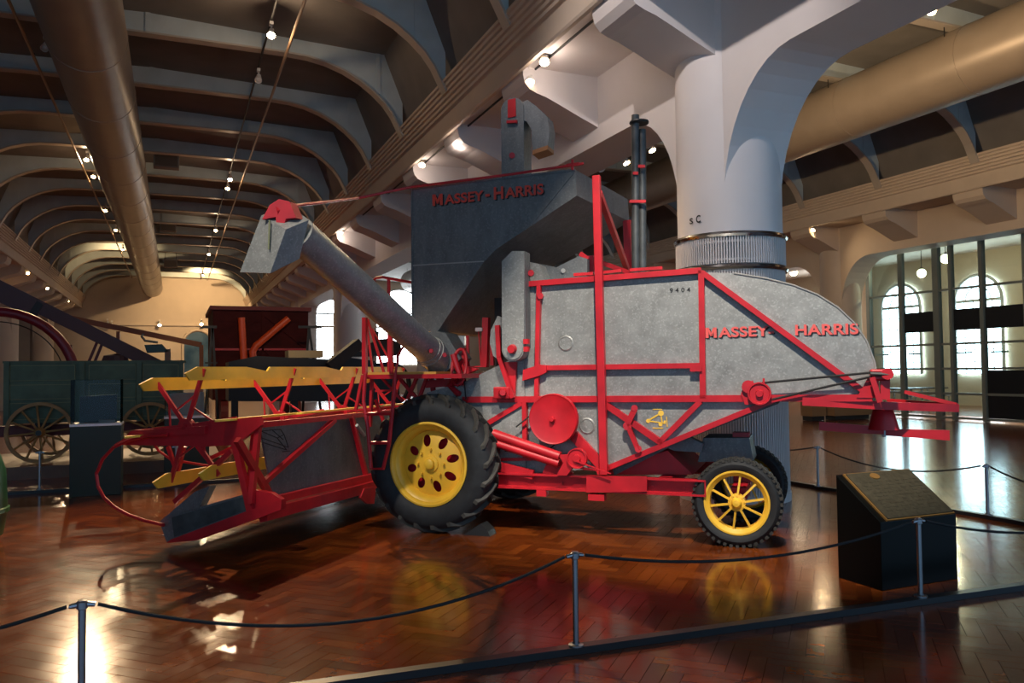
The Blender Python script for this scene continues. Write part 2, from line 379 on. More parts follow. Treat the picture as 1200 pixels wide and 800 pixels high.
def vault(cx, ylist):
    S = [(-5.42, 6.9), (-4.74, 8.62), (0, 8.78), (4.74, 8.62), (5.42, 6.9)]
    O = [(x*1.02, z+.12) for x, z in S]
    sh = struct(MB().prism([(x, Y0, z) for x, z in S]+[(x, Y0, z) for x, z in O[::-1]], (0, Y1-Y0, 0)).build('ceiling', CEILD))
    sh.location.x = cx
    half = [(0, 8.37), (2.6, 8.37), (3.1, 8.345), (3.47, 8.28), (3.87, 8.15), (4.22, 7.97), (4.5, 7.77), (4.74, 7.55), (4.92, 7.31), (5.06, 7.04), (5.15, 6.85)]
    inner = [(-x, z) for x, z in half[:0:-1]]+half
    def sz(x):
        x = abs(x)
        return 8.78-.16*x/4.74 if x < 4.74 else 8.62-(x-4.74)*1.72/.68
    n = len(inner)
    web = MB(); vs = []
    for y in (-.03, .03):
        vs += [(x, y, z) for x, z in inner]+[(x, y, max(sz(x)+.02, z+.05)) for x, z in inner]
    fs = []
    for i in range(n-1): fs += [(i, i+1, n+i+1, n+i), (2*n+i, 3*n+i, 3*n+i+1, 2*n+i+1)]
    web.add(vs, fs)
    # web stiffener angles, riveted on
    for xx in (-4.6, -2.4, 0, 2.4, 4.6):
        zi = 8.37 if abs(xx) < 3 else 7.72
        web.box2((xx-.05, -.05, zi), (xx+.05, -.03, sz(xx)))
    fl = MB(); vs = []
    for y in (-.12, .12):
        vs += [(x, y, z) for x, z in inner]+[(x*.995, y, z-.035) for x, z in inner]
    fs = []
    for i in range(n-1): fs += [(i, i+1, n+i+1, n+i), (2*n+i, 3*n+i, 3*n+i+1, 2*n+i+1), (i, 2*n+i, 2*n+i+1, i+1), (n+i, n+i+1, 3*n+i+1, 3*n+i)]
    fl.add(vs, fs)
    w0 = web.build('rib', TEAL, sh); f0 = fl.build('flange', FLANGE, w0)
    for j, y in enumerate(ylist):
        if j == 0: w0.location.y = y; continue
        w = bpy.data.objects.new('rib', w0.data); COL.objects.link(w); w.parent = sh; w.location.y = y
        f = bpy.data.objects.new('flange', f0.data); COL.objects.link(f); f.parent = w
vault(-.52, RIBS); vault(13.72, [y for y in RIBS if y < 50])
# roof over the far left and right aisles so no sky shows above them
struct(MB().box2((-22, Y0, ZC), (-9.4, Y1, ZC+.15)).build('ceiling', PLAST))
# end wall, side walls
wall_end = struct(MB().box2((-22, Y1, -.1), (44, Y1+.3, 9.3)).build('wall_back', PLAST))
struct(MB().box2((-22.3, -6, -.1), (-22, Y1, 6.5)).build('wall_left', PLAST))
struct(MB().box2((-22, Y1-.12, 5.05), (44, Y1, 5.2)).build('trim_8', CREAM))

# ------------------------------------------------------------------ columns
def column(row, y, m, detail=False):
    c = MB(); x = row
    if detail: c.lathe([(.655, 3.27), (.655, ZC)], (x, y, 0), (0, 0, 1), 64)
    else: c.lathe([(.64, 0), (.64, ZC)], (x, y, 0), (0, 0, 1), 24)
    o = struct(c.build('column', m, None, (x, y, 0), smooth=True))
    if detail:
        core = MB().lathe([(.60, 0), (.60, 3.27)], (0, 0, 0), (0, 0, 1), 48).build('grille_core', mat('grille_core_paint', (.45, .44, .43), .8), o, smooth=True)
        for z0, z1, rad in ((.10, 2.84, .665), (2.92, 3.24, .675)):
            g = MB(); n = 132
            for k in range(n):
                a = 2*math.pi*k/n; p = Vector((rad*math.cos(a), rad*math.sin(a), 0)); M = Matrix.Rotation(a, 3, 'Z')
                g.box(p+Vector((0, 0, (z0+z1)/2)), (.022, .017, z1-z0), M)
            for zz in ((z0+.05, z1-.05) if z1 > 3 else (z0, .7, 1.4, 2.1, z1)):
                g.lathe([(rad-.03, zz-.012), (rad-.006, zz-.012), (rad-.006, zz+.012), (rad-.03, zz+.012)], (0, 0, 0), (0, 0, 1), 64, True)
            gg = g.build('radiator_grille', WHITE, o); gg['kind'] = 'stuff'
        for zz in (2.875, 3.275):
            MB().lathe([(.66, -.035), (.70, -.03), (.715, 0), (.70, .03), (.66, .035)], (0, 0, zz), (0, 0, 1), 72, True).build('chrome_ring', CHROME, o, smooth=True)
        MB().lathe([(.66, 0), (.69, 0), (.69, .10), (.66, .11)], (0, 0, 0), (0, 0, 1), 48).build('plinth', WHITE, o)
        # painted letters S C on the side that faces the machine
        for ch, pxy, hh in (('S', (808.5, 263), .075), ('C', (816, 261.5), .095)):
            d = ray(*pxy); a2 = d.x*d.x+d.y*d.y; P = Vector((-x, -y, 0)); bq = d.x*P.x+d.y*P.y; cq = P.x*P.x+P.y*P.y-.657**2
            t = (-bq-math.sqrt(max(bq*bq-a2*cq, 0)))/a2; hit = CAMP+d*t; nrm = Vector((hit.x-x, hit.y-y, 0)).normalized(); ex = Vector((-nrm.y, nrm.x, 0))
            text_mesh('painted_letter', ch, LETB, o, hit-Vector((x, y, 0))+nrm*.004, ex, (0, 0, 1), nrm, hh*.72 if ch == 'C' else hh*.8, hh, .001, .02)
    return o
column(ROWS[1], 8.35, WHITE, True)
for y in (-3.85, 20.55, 32.75, 44.95, 57.15): column(ROWS[1], y, WHITE)
for y in (8.35, 20.55, 32.75, 44.95): column(ROWS[2], y, PLAST)
for y in (8.35, 20.55, 32.75, 44.95, 57.15): column(ROWS[0], y, PLAST)

# ------------------------------------------------------------------ ducts
def duct(cx, z, r, y0, y1, label):
    o = empty('air_duct', (cx, y0, z), label, 'air duct')
    MB().lathe([(0, 0), (r, 0), (r, y1-y0-.5), (r*.9, y1-y0-.15), (r*.6, y1-y0), (0, y1-y0)], (0, 0, 0), (0, 1, 0), 48).build('tube', DUCT, o, smooth=True)
    j = None; y = y0+1.5
    while y < y1-1:
        MB_ = MB().lathe([(r, -.012), (r+.008, -.01), (r+.008, .01), (r, .012)], (0, 0, 0), (0, 1, 0), 48)
        if j is None: j = MB_.build('joint_band', DUCT, o); j.location.y = y-y0
        else:
            k = bpy.data.objects.new('joint_band', j.data); COL.objects.link(k); k.parent = o; k.location.y = y-y0
        y += 3.05
    for yy in [q for q in RIBS if y0+1 < q < y1 and int(q) % 2 == 0]:
        for sx in (-1, 1): MB().tube((sx*r*.72, yy-y0, r*.69), (sx*r*.72, yy-y0, 8.36-z), .012, n=6).build('hanger', BLK, o)
    return o
duct(-1.46, 7.62, .66, 8., 60.6, 'long brown round air duct under the vault over the wagon')
duct(14.5, 7.66, .70, 0., 52., 'brown round air duct under the vault behind the white column')

# ------------------------------------------------------------------ glass screen in the right row
gx = 21.6
gl = struct(MB().box2((gx-.01, 10.6, .15), (gx+.01, 20., 5.9)).build('window_1', GLASS))
def gbox(n, y0, y1, z0, z1, m, t=.12): return MB().box2((gx-t/2, y0, z0), (gx+t/2, y1, z1)).build(n, m, gl)
for yy, ww in ((20.05, .14), (18.75, .14), (17.45, .2), (16.95, .1), (15.95, .12), (14.65, .12), (13.4, .12), (12.1, .12), (10.7, .12)):
    gbox('mullion', yy-ww/2, yy+ww/2, 0, 5.9, MULL, .16)
for zz in (.08, .80, 1.55, 2.30, 3.95, 5.88): gbox('transom', 10.6, 20.1, zz-.035, zz+.035, MULL, .10)
for ya, yb in ((17.58, 18.65), (16.05, 16.88), (14.75, 15.86), (13.5, 14.58), (12.2, 13.3), (10.8, 12.0)):
    gbox('dark_panel', ya, yb, 2.70, 3.33, NAVY, .06)
for ya, yb in ((14.75, 15.86), (13.5, 14.58), (12.2, 13.3)): gbox('low_panel', ya, yb, .12, 1.5, NAVY, .06)
for y_ in (19.4, 18.1, 16.4, 15.3): struct(MB().box2((gx+.05, y_-.01, 2.0), (gx+.09, y_+.5, 2.05)).build('trim_9', FRAMEW))
# outer wall with tall arched windows beyond the screen
WX = 30.0
struct(MB().box2((WX+.12, Y0, -.1), (WX+.4, Y1, 6.5)).build('wall_right', mat('tan_wall', (.54, .44, .32), .8)))
def arched(name, c, w, z0, zt, n=12, axis='y'):
    """arched window: bright pane, frame bars; c = centre along the wall"""
    r_ = w/2; zs = zt-r_
    pl = [(-r_, z0), (r_, z0)]+[(r_*math.cos(t), zs+r_*math.sin(t)) for t in [math.pi*i/n for i in range(n+1)]]
    if axis == 'y': f = lambda a, z, o: (WX+o, c+a, z)
    else: f = lambda a, z, o: (c+a, Y1-.02+o, z)
    ob = struct(MB().prism([f(a, z, 0) for a, z in pl], Vector(f(0, 0, .06))-Vector(f(0, 0, 0))).build(name, GLASSW))
    arc = [f(r_*math.cos(t), zs+r_*math.sin(t), -.03) for t in [math.pi*i/n for i in range(n+1)]]
    MB().path([f(r_, z0, -.03)]+arc+[f(-r_, z0, -.03)], .07, 6).build('window_frame', FRAMEW, ob)
    for k in range(1, 5):
        a = -r_+w*k/5; MB().bar(f(a, z0, -.02), f(a, zs, -.02), .03, .03).build('glazing_bar', FRAMEW, ob)
    for z in [z0+(zs-z0)*k/6 for k in range(0, 7)]:
        MB().bar(f(-r_, z, -.02), f(r_, z, -.02), .03 if z < zs-.01 else .12, .03).build('glazing_bar', FRAMEW, ob)
    MB().path([f(r_*.55*math.cos(t), zs+r_*.55*math.sin(t), -.02) for t in [math.pi*i/n for i in range(n+1)]], .03, 4).build('glazing_bar', FRAMEW, ob)
    return ob
for k in range(4): arched('window_%d' % (k+2) if k else 'window_2_offscreen', 26.1-3.75*1+k*3.75-3.75*1, 2.05, 1.0 if k > 2 else 1.3, 5.3)
arched('window_20', 10.9, 2.2, 2.2, 7.2, axis='x'); arched('window_21', 16.3, 3.8, 2.2, 8.1, axis='x')
# blue arched mural niche in the end wall
nb = MB(); r_ = .95
nb.prism([(1.5-r_, Y1-.04, .8), (1.5+r_, Y1-.04, .8)]+[(1.5+r_*math.cos(t), Y1-.04, 3.75+r_*math.sin(t)) for t in [math.pi*i/12 for i in range(13)]], (0, -.03, 0))
win22 = struct(nb.build('window_22', mat('blue_evening_glass', (.02, .06, .11), .3, col2=(.10, .18, .26), scale=.8)))
MB().path([(1.5-r_-.05, Y1-.1, .8)]+[(1.5-(r_+.05)*math.cos(t), Y1-.1, 3.75+(r_+.05)*math.sin(t)) for t in [math.pi*i/14 for i in range(15)]]+[(1.5+r_+.05, Y1-.1, .8)], .1, 6).build('window_frame', CREAM, win22)
# ------------------------------------------------------------------ the combine harvester
CB = empty('combine_harvester', U*U0+V*V0, 'red and galvanised self-propelled combine harvester with yellow wheels and reel', 'combine harvester', rz=-MA)
def bars(name, segs, m=RED, parent=CB, **k):
    b = MB()
    for p, q, w, h in segs: b.bar(p, q, w, h)
    return b.build(name, m, parent, **k)
def bv(name, a, b, v, w=.05, h=.05, m=RED, parent=CB): return MB().bar(pv(*a, v), pv(*b, v), w, h).build(name, m, parent)
def sheet(name, pts, v, th=.02, m=GALV, parent=CB): return MB().prism([pv(*p, v) for p in pts], (0, th, 0)).build(name, m, parent)
VB = 7.78; VF = 9.35                                   # near and far flank of the body
# --- body shell
hood_px = [(822, 319), (860, 320), (898, 326), (930, 334), (958, 345), (982, 360), (1002, 379), (1016, 400), (1025, 424), (1028, 446), (1022, 466)]
body = MB().prism([pv(*p, VB) for p in [(612, 334), (822, 319)]+[(822, 467), (905, 467), (712, 548), (600, 556), (612, 430)]], (0, VF-VB, 0)).build('separator_body', GALV, CB)
hood = MB().prism([pv(*p, VB) for p in hood_px+[(905, 467), (822, 467)]], (0, VF-VB, 0)).build('straw_hood', GALV, CB, smooth=True)
MB().path([pv(*p, VB-.004) for p in hood_px[1:]], .008, 6).build('hood_edge', SEAM, hood)
# side sheets, one for each bay between the rails
for pts in ([(634, 335), (697, 330), (703, 427), (631, 429)], [(704, 330), (820, 321), (822, 425), (707, 427)], [(632, 434), (703, 432), (704, 464), (630, 464)],
            [(708, 432), (822, 431), (822, 464), (709, 464)], [(619, 472), (703, 472), (706, 545), (619, 533)], [(712, 472), (900, 470), (716, 545)], [(612, 336), (626, 335), (626, 464), (612, 464)]):
    sheet('side_sheet', pts, VB-.008, .012)
front = sheet('feeder_housing', [(500, 460), (545, 447), (607, 417), (614, 420), (616, 556), (480, 566)], VB-.03, 1.3)
sheet('side_sheet', [(588, 474), (613, 473), (613, 534), (588, 530)], VB-.038, .012)
for c in ((538, 461),): MB().tube(pv(*c, VB-.03), pv(*c, VB-.03)+Vector((0, -.05, 0)), .028, .02, 10).build('cap_bolt', RED, front)
# access plates, round embossed
for c, r_ in (((663, 402), .082), ((688, 499), .085)):
    p = pv(*c, VB-.012); MB().lathe([(0, -.004), (r_*.74, -.003), (r_*.77, -.007), (r_*.84, -.007), (r_*.88, -.003), (r_, 0)], p, (0, 1, 0), 24).build('access_plate', GALV, body, smooth=True)
# --- red angle-iron rails
v1 = VB-.035
for n_, a, b, w in (('top_rail', (617, 333), (822, 317), .055), ('middle_rail', (630, 431), (824, 428), .05), ('lower_rail', (543, 468), (1022, 466), .062),
                    ('upright', (632, 335), (629, 467), .042), ('upright', (822, 317), (824, 467), .055), ('hood_brace', (824, 320), (1020, 464), .05),
                    ('bottom_rail', (700, 553), (908, 468), .05), ('brace', (709, 473), (776, 519), .06), ('brace', (772, 519), (821, 470), .052),
                    ('upright', (615, 470), (616, 538), .045), ('lower_cross_rail', (586, 538), (645, 537), .03), ('brace', (560, 503), (612, 472), .05),
                    ('brace', (668, 505), (712, 552), .10)):
    bv(n_, a, b, v1, w, .06)
o = MB().prism([pv(*p, v1-.05) for p in ((613, 433), (632, 427), (640, 428), (640, 436), (632, 440), (612, 446))], (0, .05, 0)).build('gusset_plate', RED, CB)
MB().prism([pv(*p, v1-.04) for p in ((1018, 441), (1030, 438), (1030, 466), (1004, 466))], (0, .04, 0)).build('gusset_plate', RED, CB)
MB().box(pv(816, 432, v1-.02), (.11, .06, .05)).build('rail_clip', RED, CB)
bars('angle_lip', [(pv(700, 322, VB-.0)+Vector((0, .03, .02)), pv(728, 319, VB)+Vector((0, .03, .02)), .03, .06), (pv(738, 318.5, VB)+Vector((0, .03, .02)), pv(776, 316, VB)+Vector((0, .03, .02)), .03, .06), (pv(672, 324, VB)+Vector((0, .03, .02)), pv(695, 322.5, VB)+Vector((0, .03, .02)), .03, .06)])
# --- tall mast and the stays of the tank
mast = MB().bar(pv(708, 556, 7.66), pv(699, 206, 7.66), .075, .075).build('mast', RED, CB, bevel=.006)
bars('tank_stay', [(pv(702, 226, 7.70), pu(736, 318, -1.93), .055, .055)], DRED)
bars('tank_post', [(pu(735, 258, -1.93), pu(737, 319, -1.93), .09, .07)], DRED)
bars('tank_cross_stay', [(pv(680, 297, 8.3), pv(700, 312, 8.3), .05, .05), (pv(700, 306, 8.5), pv(736, 319, 8.9), .05, .05)], DRED)
bars('tank_post', [(pv(692, 300, 8.3), pv(693, 324, 8.3), .08, .08)], DRED)
# --- main frame channels, near and far
def channel(v, n):
    a = pv(586, 557, 7.66); b = pv(821, 557.5, 7.66); a = Vector((a.x-.9, 0, a.z)); b = Vector((b.x+.05, 0, b.z)); mb = MB(); h = .155; y = v-V0
    zt = (a.z+b.z)/2; x0, x1 = a.x, b.x
    mb.box2((x0, y, zt-.018), (x1, y+.10, zt)); mb.box2((x0, y+.075, zt-h), (x1, y+.10, zt)); mb.box2((x0, y, zt-h), (x1, y+.10, zt-h+.018))
    mb.box2((x1-.012, y+.002, zt-h), (x1, y+.1, zt))
    o = mb.build(n, RED, CB)
    mb = MB()
    for k in range(7): mb.tube((x0+.95+k*.3, y+.075, zt-.09), (x0+.95+k*.3, y+.06, zt-.09), .014, n=6)
    mb.build('rivet', RED, o)
    return zt
ZF = channel(7.62, 'frame_channel'); channel(9.25, 'frame_channel')
bars('frame_cross_member', [(L(-1.3, 7.70, ZF-.08), L(-1.3, 9.3, ZF-.08), .12, .12)], DRED)
bars('frame_cross_member', [(L(-2.6, 7.70, ZF-.08), L(-2.6, 9.3, ZF-.08), .12, .12)], DRED)
MB().prism([pv(*p, 7.60) for p in ((687, 558), (758, 558), (758, 576), (687, 577))], (0, .018, 0)).build('splice_plate', RED, CB)
MB().box(pv(700, 582, 7.66), (.16, .1, .06)).build('frame_foot', RED, CB); MB().box(pv(636, 577, 7.66), (.10, .1, .06)).build('frame_foot', RED, CB)
# under-tray and straw pan below the body
MB().prism([pv(*p, 8.05) for p in ((712, 548), (782, 528), (812, 556), (712, 556))], (0, 1.1, 0)).build('straw_pan', DRED, CB)
MB().prism([pv(*p, 7.95) for p in ((718, 550), (905, 470), (912, 473), (800, 516), (720, 557))], (0, 1.3, 0)).build('return_pan', BLUEG, CB)
MB().prism([pv(*p, 8.2) for p in ((824, 513), (878, 513), (883, 540), (818, 541))], (0, .55, 0)).build('tool_box', BLUEG, CB)
MB().prism([pv(*p, 8.0) for p in ((770, 520), (800, 508), (824, 520), (822, 530), (790, 528))], (0, .12, 0)).build('chute_end', BLUEG, CB)
# --- big red pulley with cover, drive tubes and small gear
p = pv(648, 491, 7.58)
dk = MB().lathe([(0, -.03), (.02, -.03), (.022, -.012), (.225, 0), (.245, -.01), (.252, .0), (.252, .05), (.235, .06), (0, .06)], p, (0, 1, 0), 48).build('pulley_cover', RED, CB, smooth=True)
MB().tube(p+Vector((0, -.028, 0)), p+Vector((0, -.05, 0)), .03, .022, 8).build('hub_nut', RED, dk)
MB().tube(p+Vector((0, .06, 0)), p+Vector((0, .3, 0)), .03, n=10).build('pulley_shaft', BLK, dk)
for a, b, r_ in (((578, 508), (656, 535), .05), ((578, 518), (655, 543), .042)):
    MB().tube(pv(*a, 7.60), pv(*b, 7.60), r_, n=14).build('drive_tube', RED, CB, smooth=True)
MB().prism([pv(*p_, 7.58) for p_ in ((654, 533), (672, 532), (676, 542), (664, 557), (652, 557), (660, 542))], (0, .05, 0)).build('bearing_bracket', RED, CB)
MB().prism([pv(*p_, 7.68) for p_ in ((641, 541), (664, 541), (672, 558), (634, 558))], (0, .06, 0)).build('bearing_foot', DRED, CB)
q = pv(676, 537, 7.56); g1 = MB().lathe([(0, -.02), (.035, -.02), (.04, 0), (.085, 0), (.09, -.012), (.10, -.012), (.10, .045), (0, .045)], q, (0, 1, 0), 24).build('idler_pulley', RED, CB, smooth=True)
bars('control_rod', [(pv(675, 540, 7.54), pv(716, 555, 7.54), .012, .012), (pv(680, 548, 7.58), pv(700, 551, 7.58), .02, .02)], RED)
bars('belt', [(pv(605, 500, 7.66), pv(640, 472, 7.66), .012, .02), (pv(672, 500, 7.66), pv(640, 530, 7.66), .012, .02), (pv(592, 528, 7.66), pv(618, 529, 7.66), .012, .02)], BELT)
bars('frame_strut', [(pv(584, 546, 7.66), pv(625, 556, 7.66), .09, .05)], RED)
# --- shaker lever
lv = MB().bar(pv(744, 479, 7.70), pv(735, 498, 7.70), .055, .04).bar(pv(735, 497, 7.70), pv(748, 527, 7.70), .045, .04).build('shaker_lever', RED, CB)
for c, r_ in (((743.5, 478), .032), ((735, 499), .042), ((748, 526), .034)): MB().tube(pv(*c, 7.68), pv(*c, 7.72), r_, n=12).build('lever_boss', RED, lv)
# --- stencilled yellow grease diagram and serial stencils
st = MB()
for a, b, w in (((759, 493), (774, 484), .016), ((760, 493), (780, 496), .012), ((781, 488), (782, 500), .008), ((765, 479.5), (776, 479.5), .008), ((765, 501.5), (777, 501.5), .010), ((774, 484), (776, 495), .012)):
    st.bar(pv(*a, VB-.012), pv(*b, VB-.012), w, .003)
for c, r_ in (((774.5, 484), .028), ((759.5, 493), .02), ((774, 497), .02), ((779, 494), .012)): st.tube(pv(*c, VB-.013), pv(*c, VB-.010), r_, n=14)
st.build('grease_diagram', LETY, body)
EX = Vector((1, 0, 0)); EZ = Vector((0, 0, 1)); EN = Vector((0, -1, 0))
text_mesh('serial_number', '9 4 0 4', LETB, body, pv(785, 343, VB-.011), EX, EZ, EN, pv(809, 343, VB).x-pv(785, 343, VB).x, .045, .001, .015)
# lettering on the hood
def letter_word(name, body_, a, b, v, h, m, parent, first=None, sh=(.012, -.010)):
    p0 = pv(*a, v); p1 = pv(*b, v); ex = (p1-p0); wd_ = ex.length
    w1 = text_mesh(name+'_shadow', body_, LETB, parent, p0+Vector((sh[0], -.001, sh[1])), ex, EZ, EN, wd_, h, .001, .026)
    w2 = text_mesh(name, body_, m, parent, p0+Vector((0, -.004, 0)), ex, EZ, EN, wd_, h, .001, .026)
hh = .098
letter_word('lettering', 'M', (827, 396), (840, 395.6), VB-.004, hh, LETP, hood)
letter_word('lettering', 'ASSEY-', (842, 395.5), (907, 393.5), VB-.004, hh, LETP, hood)
letter_word('lettering', 'HARRIS', (932, 393), (1006, 391.5), VB-.004, hh*1.02, LETP, hood)
# --- rear auxiliary pulley with belts to the spreader
q = pv(890, 461, 7.66)
ap = MB().lathe([(0, -.03), (.03, -.03), (.035, 0), (.085, 0), (.092, -.015), (.105, -.015), (.105, .05), (0, .05)], q, (0, 1, 0), 28).build('rear_pulley', RED, CB, smooth=True)
MB().prism([pv(*p_, 7.70) for p_ in ((868, 462), (873, 448), (882, 446), (886, 458), (884, 474), (873, 474))], (0, .06, 0)).build('pulley_bracket', RED, ap)
MB().tube(pv(877, 453, 7.67), pv(877, 453, 7.72), .06, n=16).build('bracket_boss', RED, ap)
MB().bar(pv(895, 450, 7.68), pv(895, 443, 7.68), .02, .02).build('grease_cup', RED, ap)
MB().path([pv(893, 448.5, 7.68), pv(1026, 436, 7.66)], .011, 6).build('belt', BELT, CB); MB().path([pv(905, 468, 7.68), pv(960, 455, 7.67), pv(1026, 440, 7.66)], .011, 6).build('belt', BELT, CB)
# --- straw spreader at the tail
VS = 7.72
bars('spreader_post', [(pv(1037, 441, VS), pv(1037, 468, VS), .075, .07)], RED); bars('spreader_post', [(pv(1022, 442, VS-.1), pv(1031, 471, VS-.1), .045, .05)], RED)
gh = MB().box(pv(1031, 439, VS), (.16, .14, .10)).build('gear_head', RED, CB, bevel=.015)
MB().tube(pv(1020, 438, VS-.08), pv(1046, 439, VS-.08), .022, n=8).build('cross_shaft', BLK, gh); MB().tube(pv(1040, 438, VS-.1), pv(1040, 438, VS+.05), .05, n=14).build('gear_boss', RED, gh)
bars('spreader_arm', [(pv(940, 470, 7.72), pv(1036, 475, 7.78), .075, .05), (pv(1030, 475, 7.78), pv(1122, 478, 8.25), .07, .04)], RED)
bars('spreader_arm', [(pv(1040, 470, 8.6), pv(1122, 476, 8.28), .055, .04)], DRED)
MB().bar(pv(1060, 459, 8.4), pv(1121, 474, 8.28), .035, .03).build('spreader_stay', RED, CB)
p = pv(1035, 486, 8.05); z0 = p.z
top = Vector((p.x, p.y, pv(1035, 476, 8.05).z)); bot = Vector((p.x, p.y, pv(1035, 503, 8.05).z))
MB().lathe([(.075, top.z-bot.z), (.085, (top.z-bot.z)*.9), (.135, 0), (0, 0)], bot, (0, 0, 1), 24).build('spreader_cone', RED, CB, smooth=True)
MB().tube(bot, bot-Vector((0, 0, .07)), .018, n=8).build('spindle', STEEL, CB)
b1 = pv(961, 499, 8.05); b2 = pv(1112, 508, 8.05)
MB().prism([pv(*q_, 8.03) for q_ in ((960, 494), (1036, 500), (1036, 509), (998, 507), (960, 504))], (0, .02, 0)).build('spreader_blade', RED, CB)
MB().prism([pv(*q_, 8.06) for q_ in ((1034, 502), (1113, 504), (1113, 516), (1076, 513), (1034, 510))], (0, .02, 0)).build('spreader_blade', RED, CB)

# --- grain tank
nt_px = [(482, 221), (674, 198.5), (676, 229), (622, 265), (581, 292), (566, 308), (513, 388), (483, 388)]
A_ = [pv(*p, VB) for p in nt_px]; B_ = [q+Vector((dx, 1.62, 0)) for q, dx in zip(A_, (0, .2, .2, .18, .12, .1, .02, 0))]
tank = MB().prism(A_, (0, 0, 0), B_).build('grain_tank', BLUEG, CB)
MB().bar(pv(482, 311, VB-.006), pv(567, 306, VB-.006), .012, .01).build('tank_seam', SEAM, tank)
MB().bar(pv(482.5, 221, VB-.006), pv(674, 198.7, VB-.006), .02, .012).build('tank_rim', BLUEG, tank)
MB().bar(pv(482.7, 222, VB-.006), pv(483.5, 388, VB-.006), .02, .012).build('tank_rim', BLUEG, tank)
MB().bar(pv(672, 202, VB-.006), pv(622, 264, VB-.006), .012, .008).build('tank_crease', BLUEG, tank)
def tank_word(t, a, b, h):
    p0 = pv(*a, VB-.006); p1 = pv(*b, VB-.006); ex = p1-p0
    text_mesh('lettering_shadow', t, LETB, tank, p0+Vector((.014, -.001, -.012)), ex, EZ, EN, ex.length, h, .001, .028)
    text_mesh('lettering', t, LETR, tank, p0+Vector((0, -.004, 0)), ex, EZ, EN, ex.length, h, .001, .028)
tank_word('M', (507, 241.5), (519, 240.2), .125); tank_word('ASSEY', (521, 239.8), (567, 234.8), .108); tank_word('-', (569, 230.6), (574, 230), .028)
tank_word('H', (579, 234), (590, 232.8), .132); tank_word('ARRIS', (592, 232.4), (637, 227.4), .112)
# red rope rod along the top of the tank to the spout
MB().path([pd(345, 241, 6.6), pv(420, 232, 7.4), pv(482, 219, 7.70), pv(600, 204, 7.76), pv(684, 191.5, 7.76)], .014, 8).build('trip_rod', RED, CB)
MB().bar(pv(671, 187, 7.76), pv(671, 199, 7.76), .022, .03).bar(pv(664, 194, 7.76), pv(679, 192, 7.76), .03, .03).build('trip_rod_clip', DRED, CB)
# --- side elevator down the flank of the tank
ev = 7.58
E_ = [(588, 298), (606, 293), (613, 296), (614, 412)]
arc_c = pv(601, 409, ev); rr = abs(pv(614, 409, ev).x-arc_c.x)
poly = [pv(588, 306, ev), pv(600, 294, ev), pv(614, 294, ev)]+[arc_c+Vector((rr*math.cos(t), 0, -rr*math.sin(t))) for t in [math.pi*i/14 for i in range(15)]]
el = MB().prism(poly, (0, .17, 0)).build('side_elevator', GALV, CB)
MB().bar(pv(616.5, 296, ev+.1), pv(617.5, 405, ev+.1), .028, .16).build('elevator_strip', BLUEG, el)
MB().lathe([(0, -.012), (rr*.88, -.012), (rr*.92, 0)], arc_c, (0, 1, 0), 24).build('elevator_boot_plate', GALV, el)
MB().tube(arc_c+Vector((0, -.012, 0)), arc_c+Vector((0, -.06, 0)), .05, .04, 12).build('boot_cap', RED, el)
MB().box(pv(617, 400, ev), (.05, .06, .05)).box(pv(617, 409, ev), (.045, .06, .05)).build('boot_clamp', RED, el)
MB().prism([pv(*p_, 7.70) for p_ in ((575, 387), (583, 370), (588, 372), (588, 424), (578, 417), (574, 402))], (0, .05, 0)).build('elevator_guard', AUGER, CB)
MB().bar(pv(583, 381, 7.66), pv(585, 419, 7.66), .045, .04).bar(pv(585, 418, 7.66), pv(601, 466, 7.66), .045, .04).build('elevator_strut', RED, CB)
MB().prism([pv(*p_, 7.70) for p_ in ((590, 424), (605, 424), (603, 466), (598, 466))], (0, .04, 0)).build('strut_channel', DRED, CB)
jb = MB().box(pv(589, 460, 7.67), (.17, .10, .12)).build('jackshaft_box', RED, CB, bevel=.01); MB().tube(pv(589, 460, 7.62), pv(589, 460, 7.55), .045, .03, 10).build('jackshaft_cap', RED, jb)
# brackets between tank and body top
MB().prism([pv(*p_, 7.9) for p_ in ((617, 306), (631, 309), (638, 328), (617, 332))], (0, .3, 0)).build('tank_saddle', AUGER, CB)
MB().prism([pv(*p_, 8.15) for p_ in ((632, 309), (652, 313), (678, 300), (688, 303), (688, 324), (634, 328))], (0, .5, 0)).build('tank_cradle', BLUEG, CB)
MB().tube(pv(660, 317, 8.13), pv(660, 317, 8.16), .025, n=10).build('cradle_knob', SEAM, CB)
for c in ((622, 320), (633, 347)): MB().tube(pv(*c, 7.76), pv(*c, 7.70), .038, .03, 8).build('cap_bolt', RED, CB)
# --- grain elevator head above the tank with curved spout
vh = 8.45
ha = pv(588, 215, vh); hb = pv(614.5, 215, vh); cx_ = (ha.x+hb.x)/2; hr = (hb.x-ha.x)/2; zt = pv(601, 128, vh).z
poly = [Vector((ha.x, ha.y, ha.z-.5)), Vector((hb.x, ha.y, ha.z-.5))]+[Vector((cx_+hr*math.cos(t), ha.y, zt+hr*math.sin(t))) for t in [math.pi*i/12 for i in range(13)]]
eh = MB().prism(poly, (0, .26, 0)).build('elevator_head', BLUEG, CB)
sp = [(613, 119), (618, 117), (628, 124), (641, 136), (644, 152), (642, 172), (624, 178), (623, 152), (617, 142), (613, 141)]
MB().prism([pv(*p_, vh+.02) for p_ in sp], (0, .22, 0)).build('spout', BLUEG, eh)
MB().prism([pv(*p_, vh+.015) for p_ in ((642, 170), (642, 175), (624, 181), (624, 176))], (0, .23, 0)).build('spout_lip', mat('rusty_lip', (.30, .12, .04), .7), eh)
MB().prism([pv(*p_, vh-.012) for p_ in ((595, 117), (604, 115), (604.5, 136), (595, 138))], (0, .012, 0)).build('adjuster_plate', RED, eh)
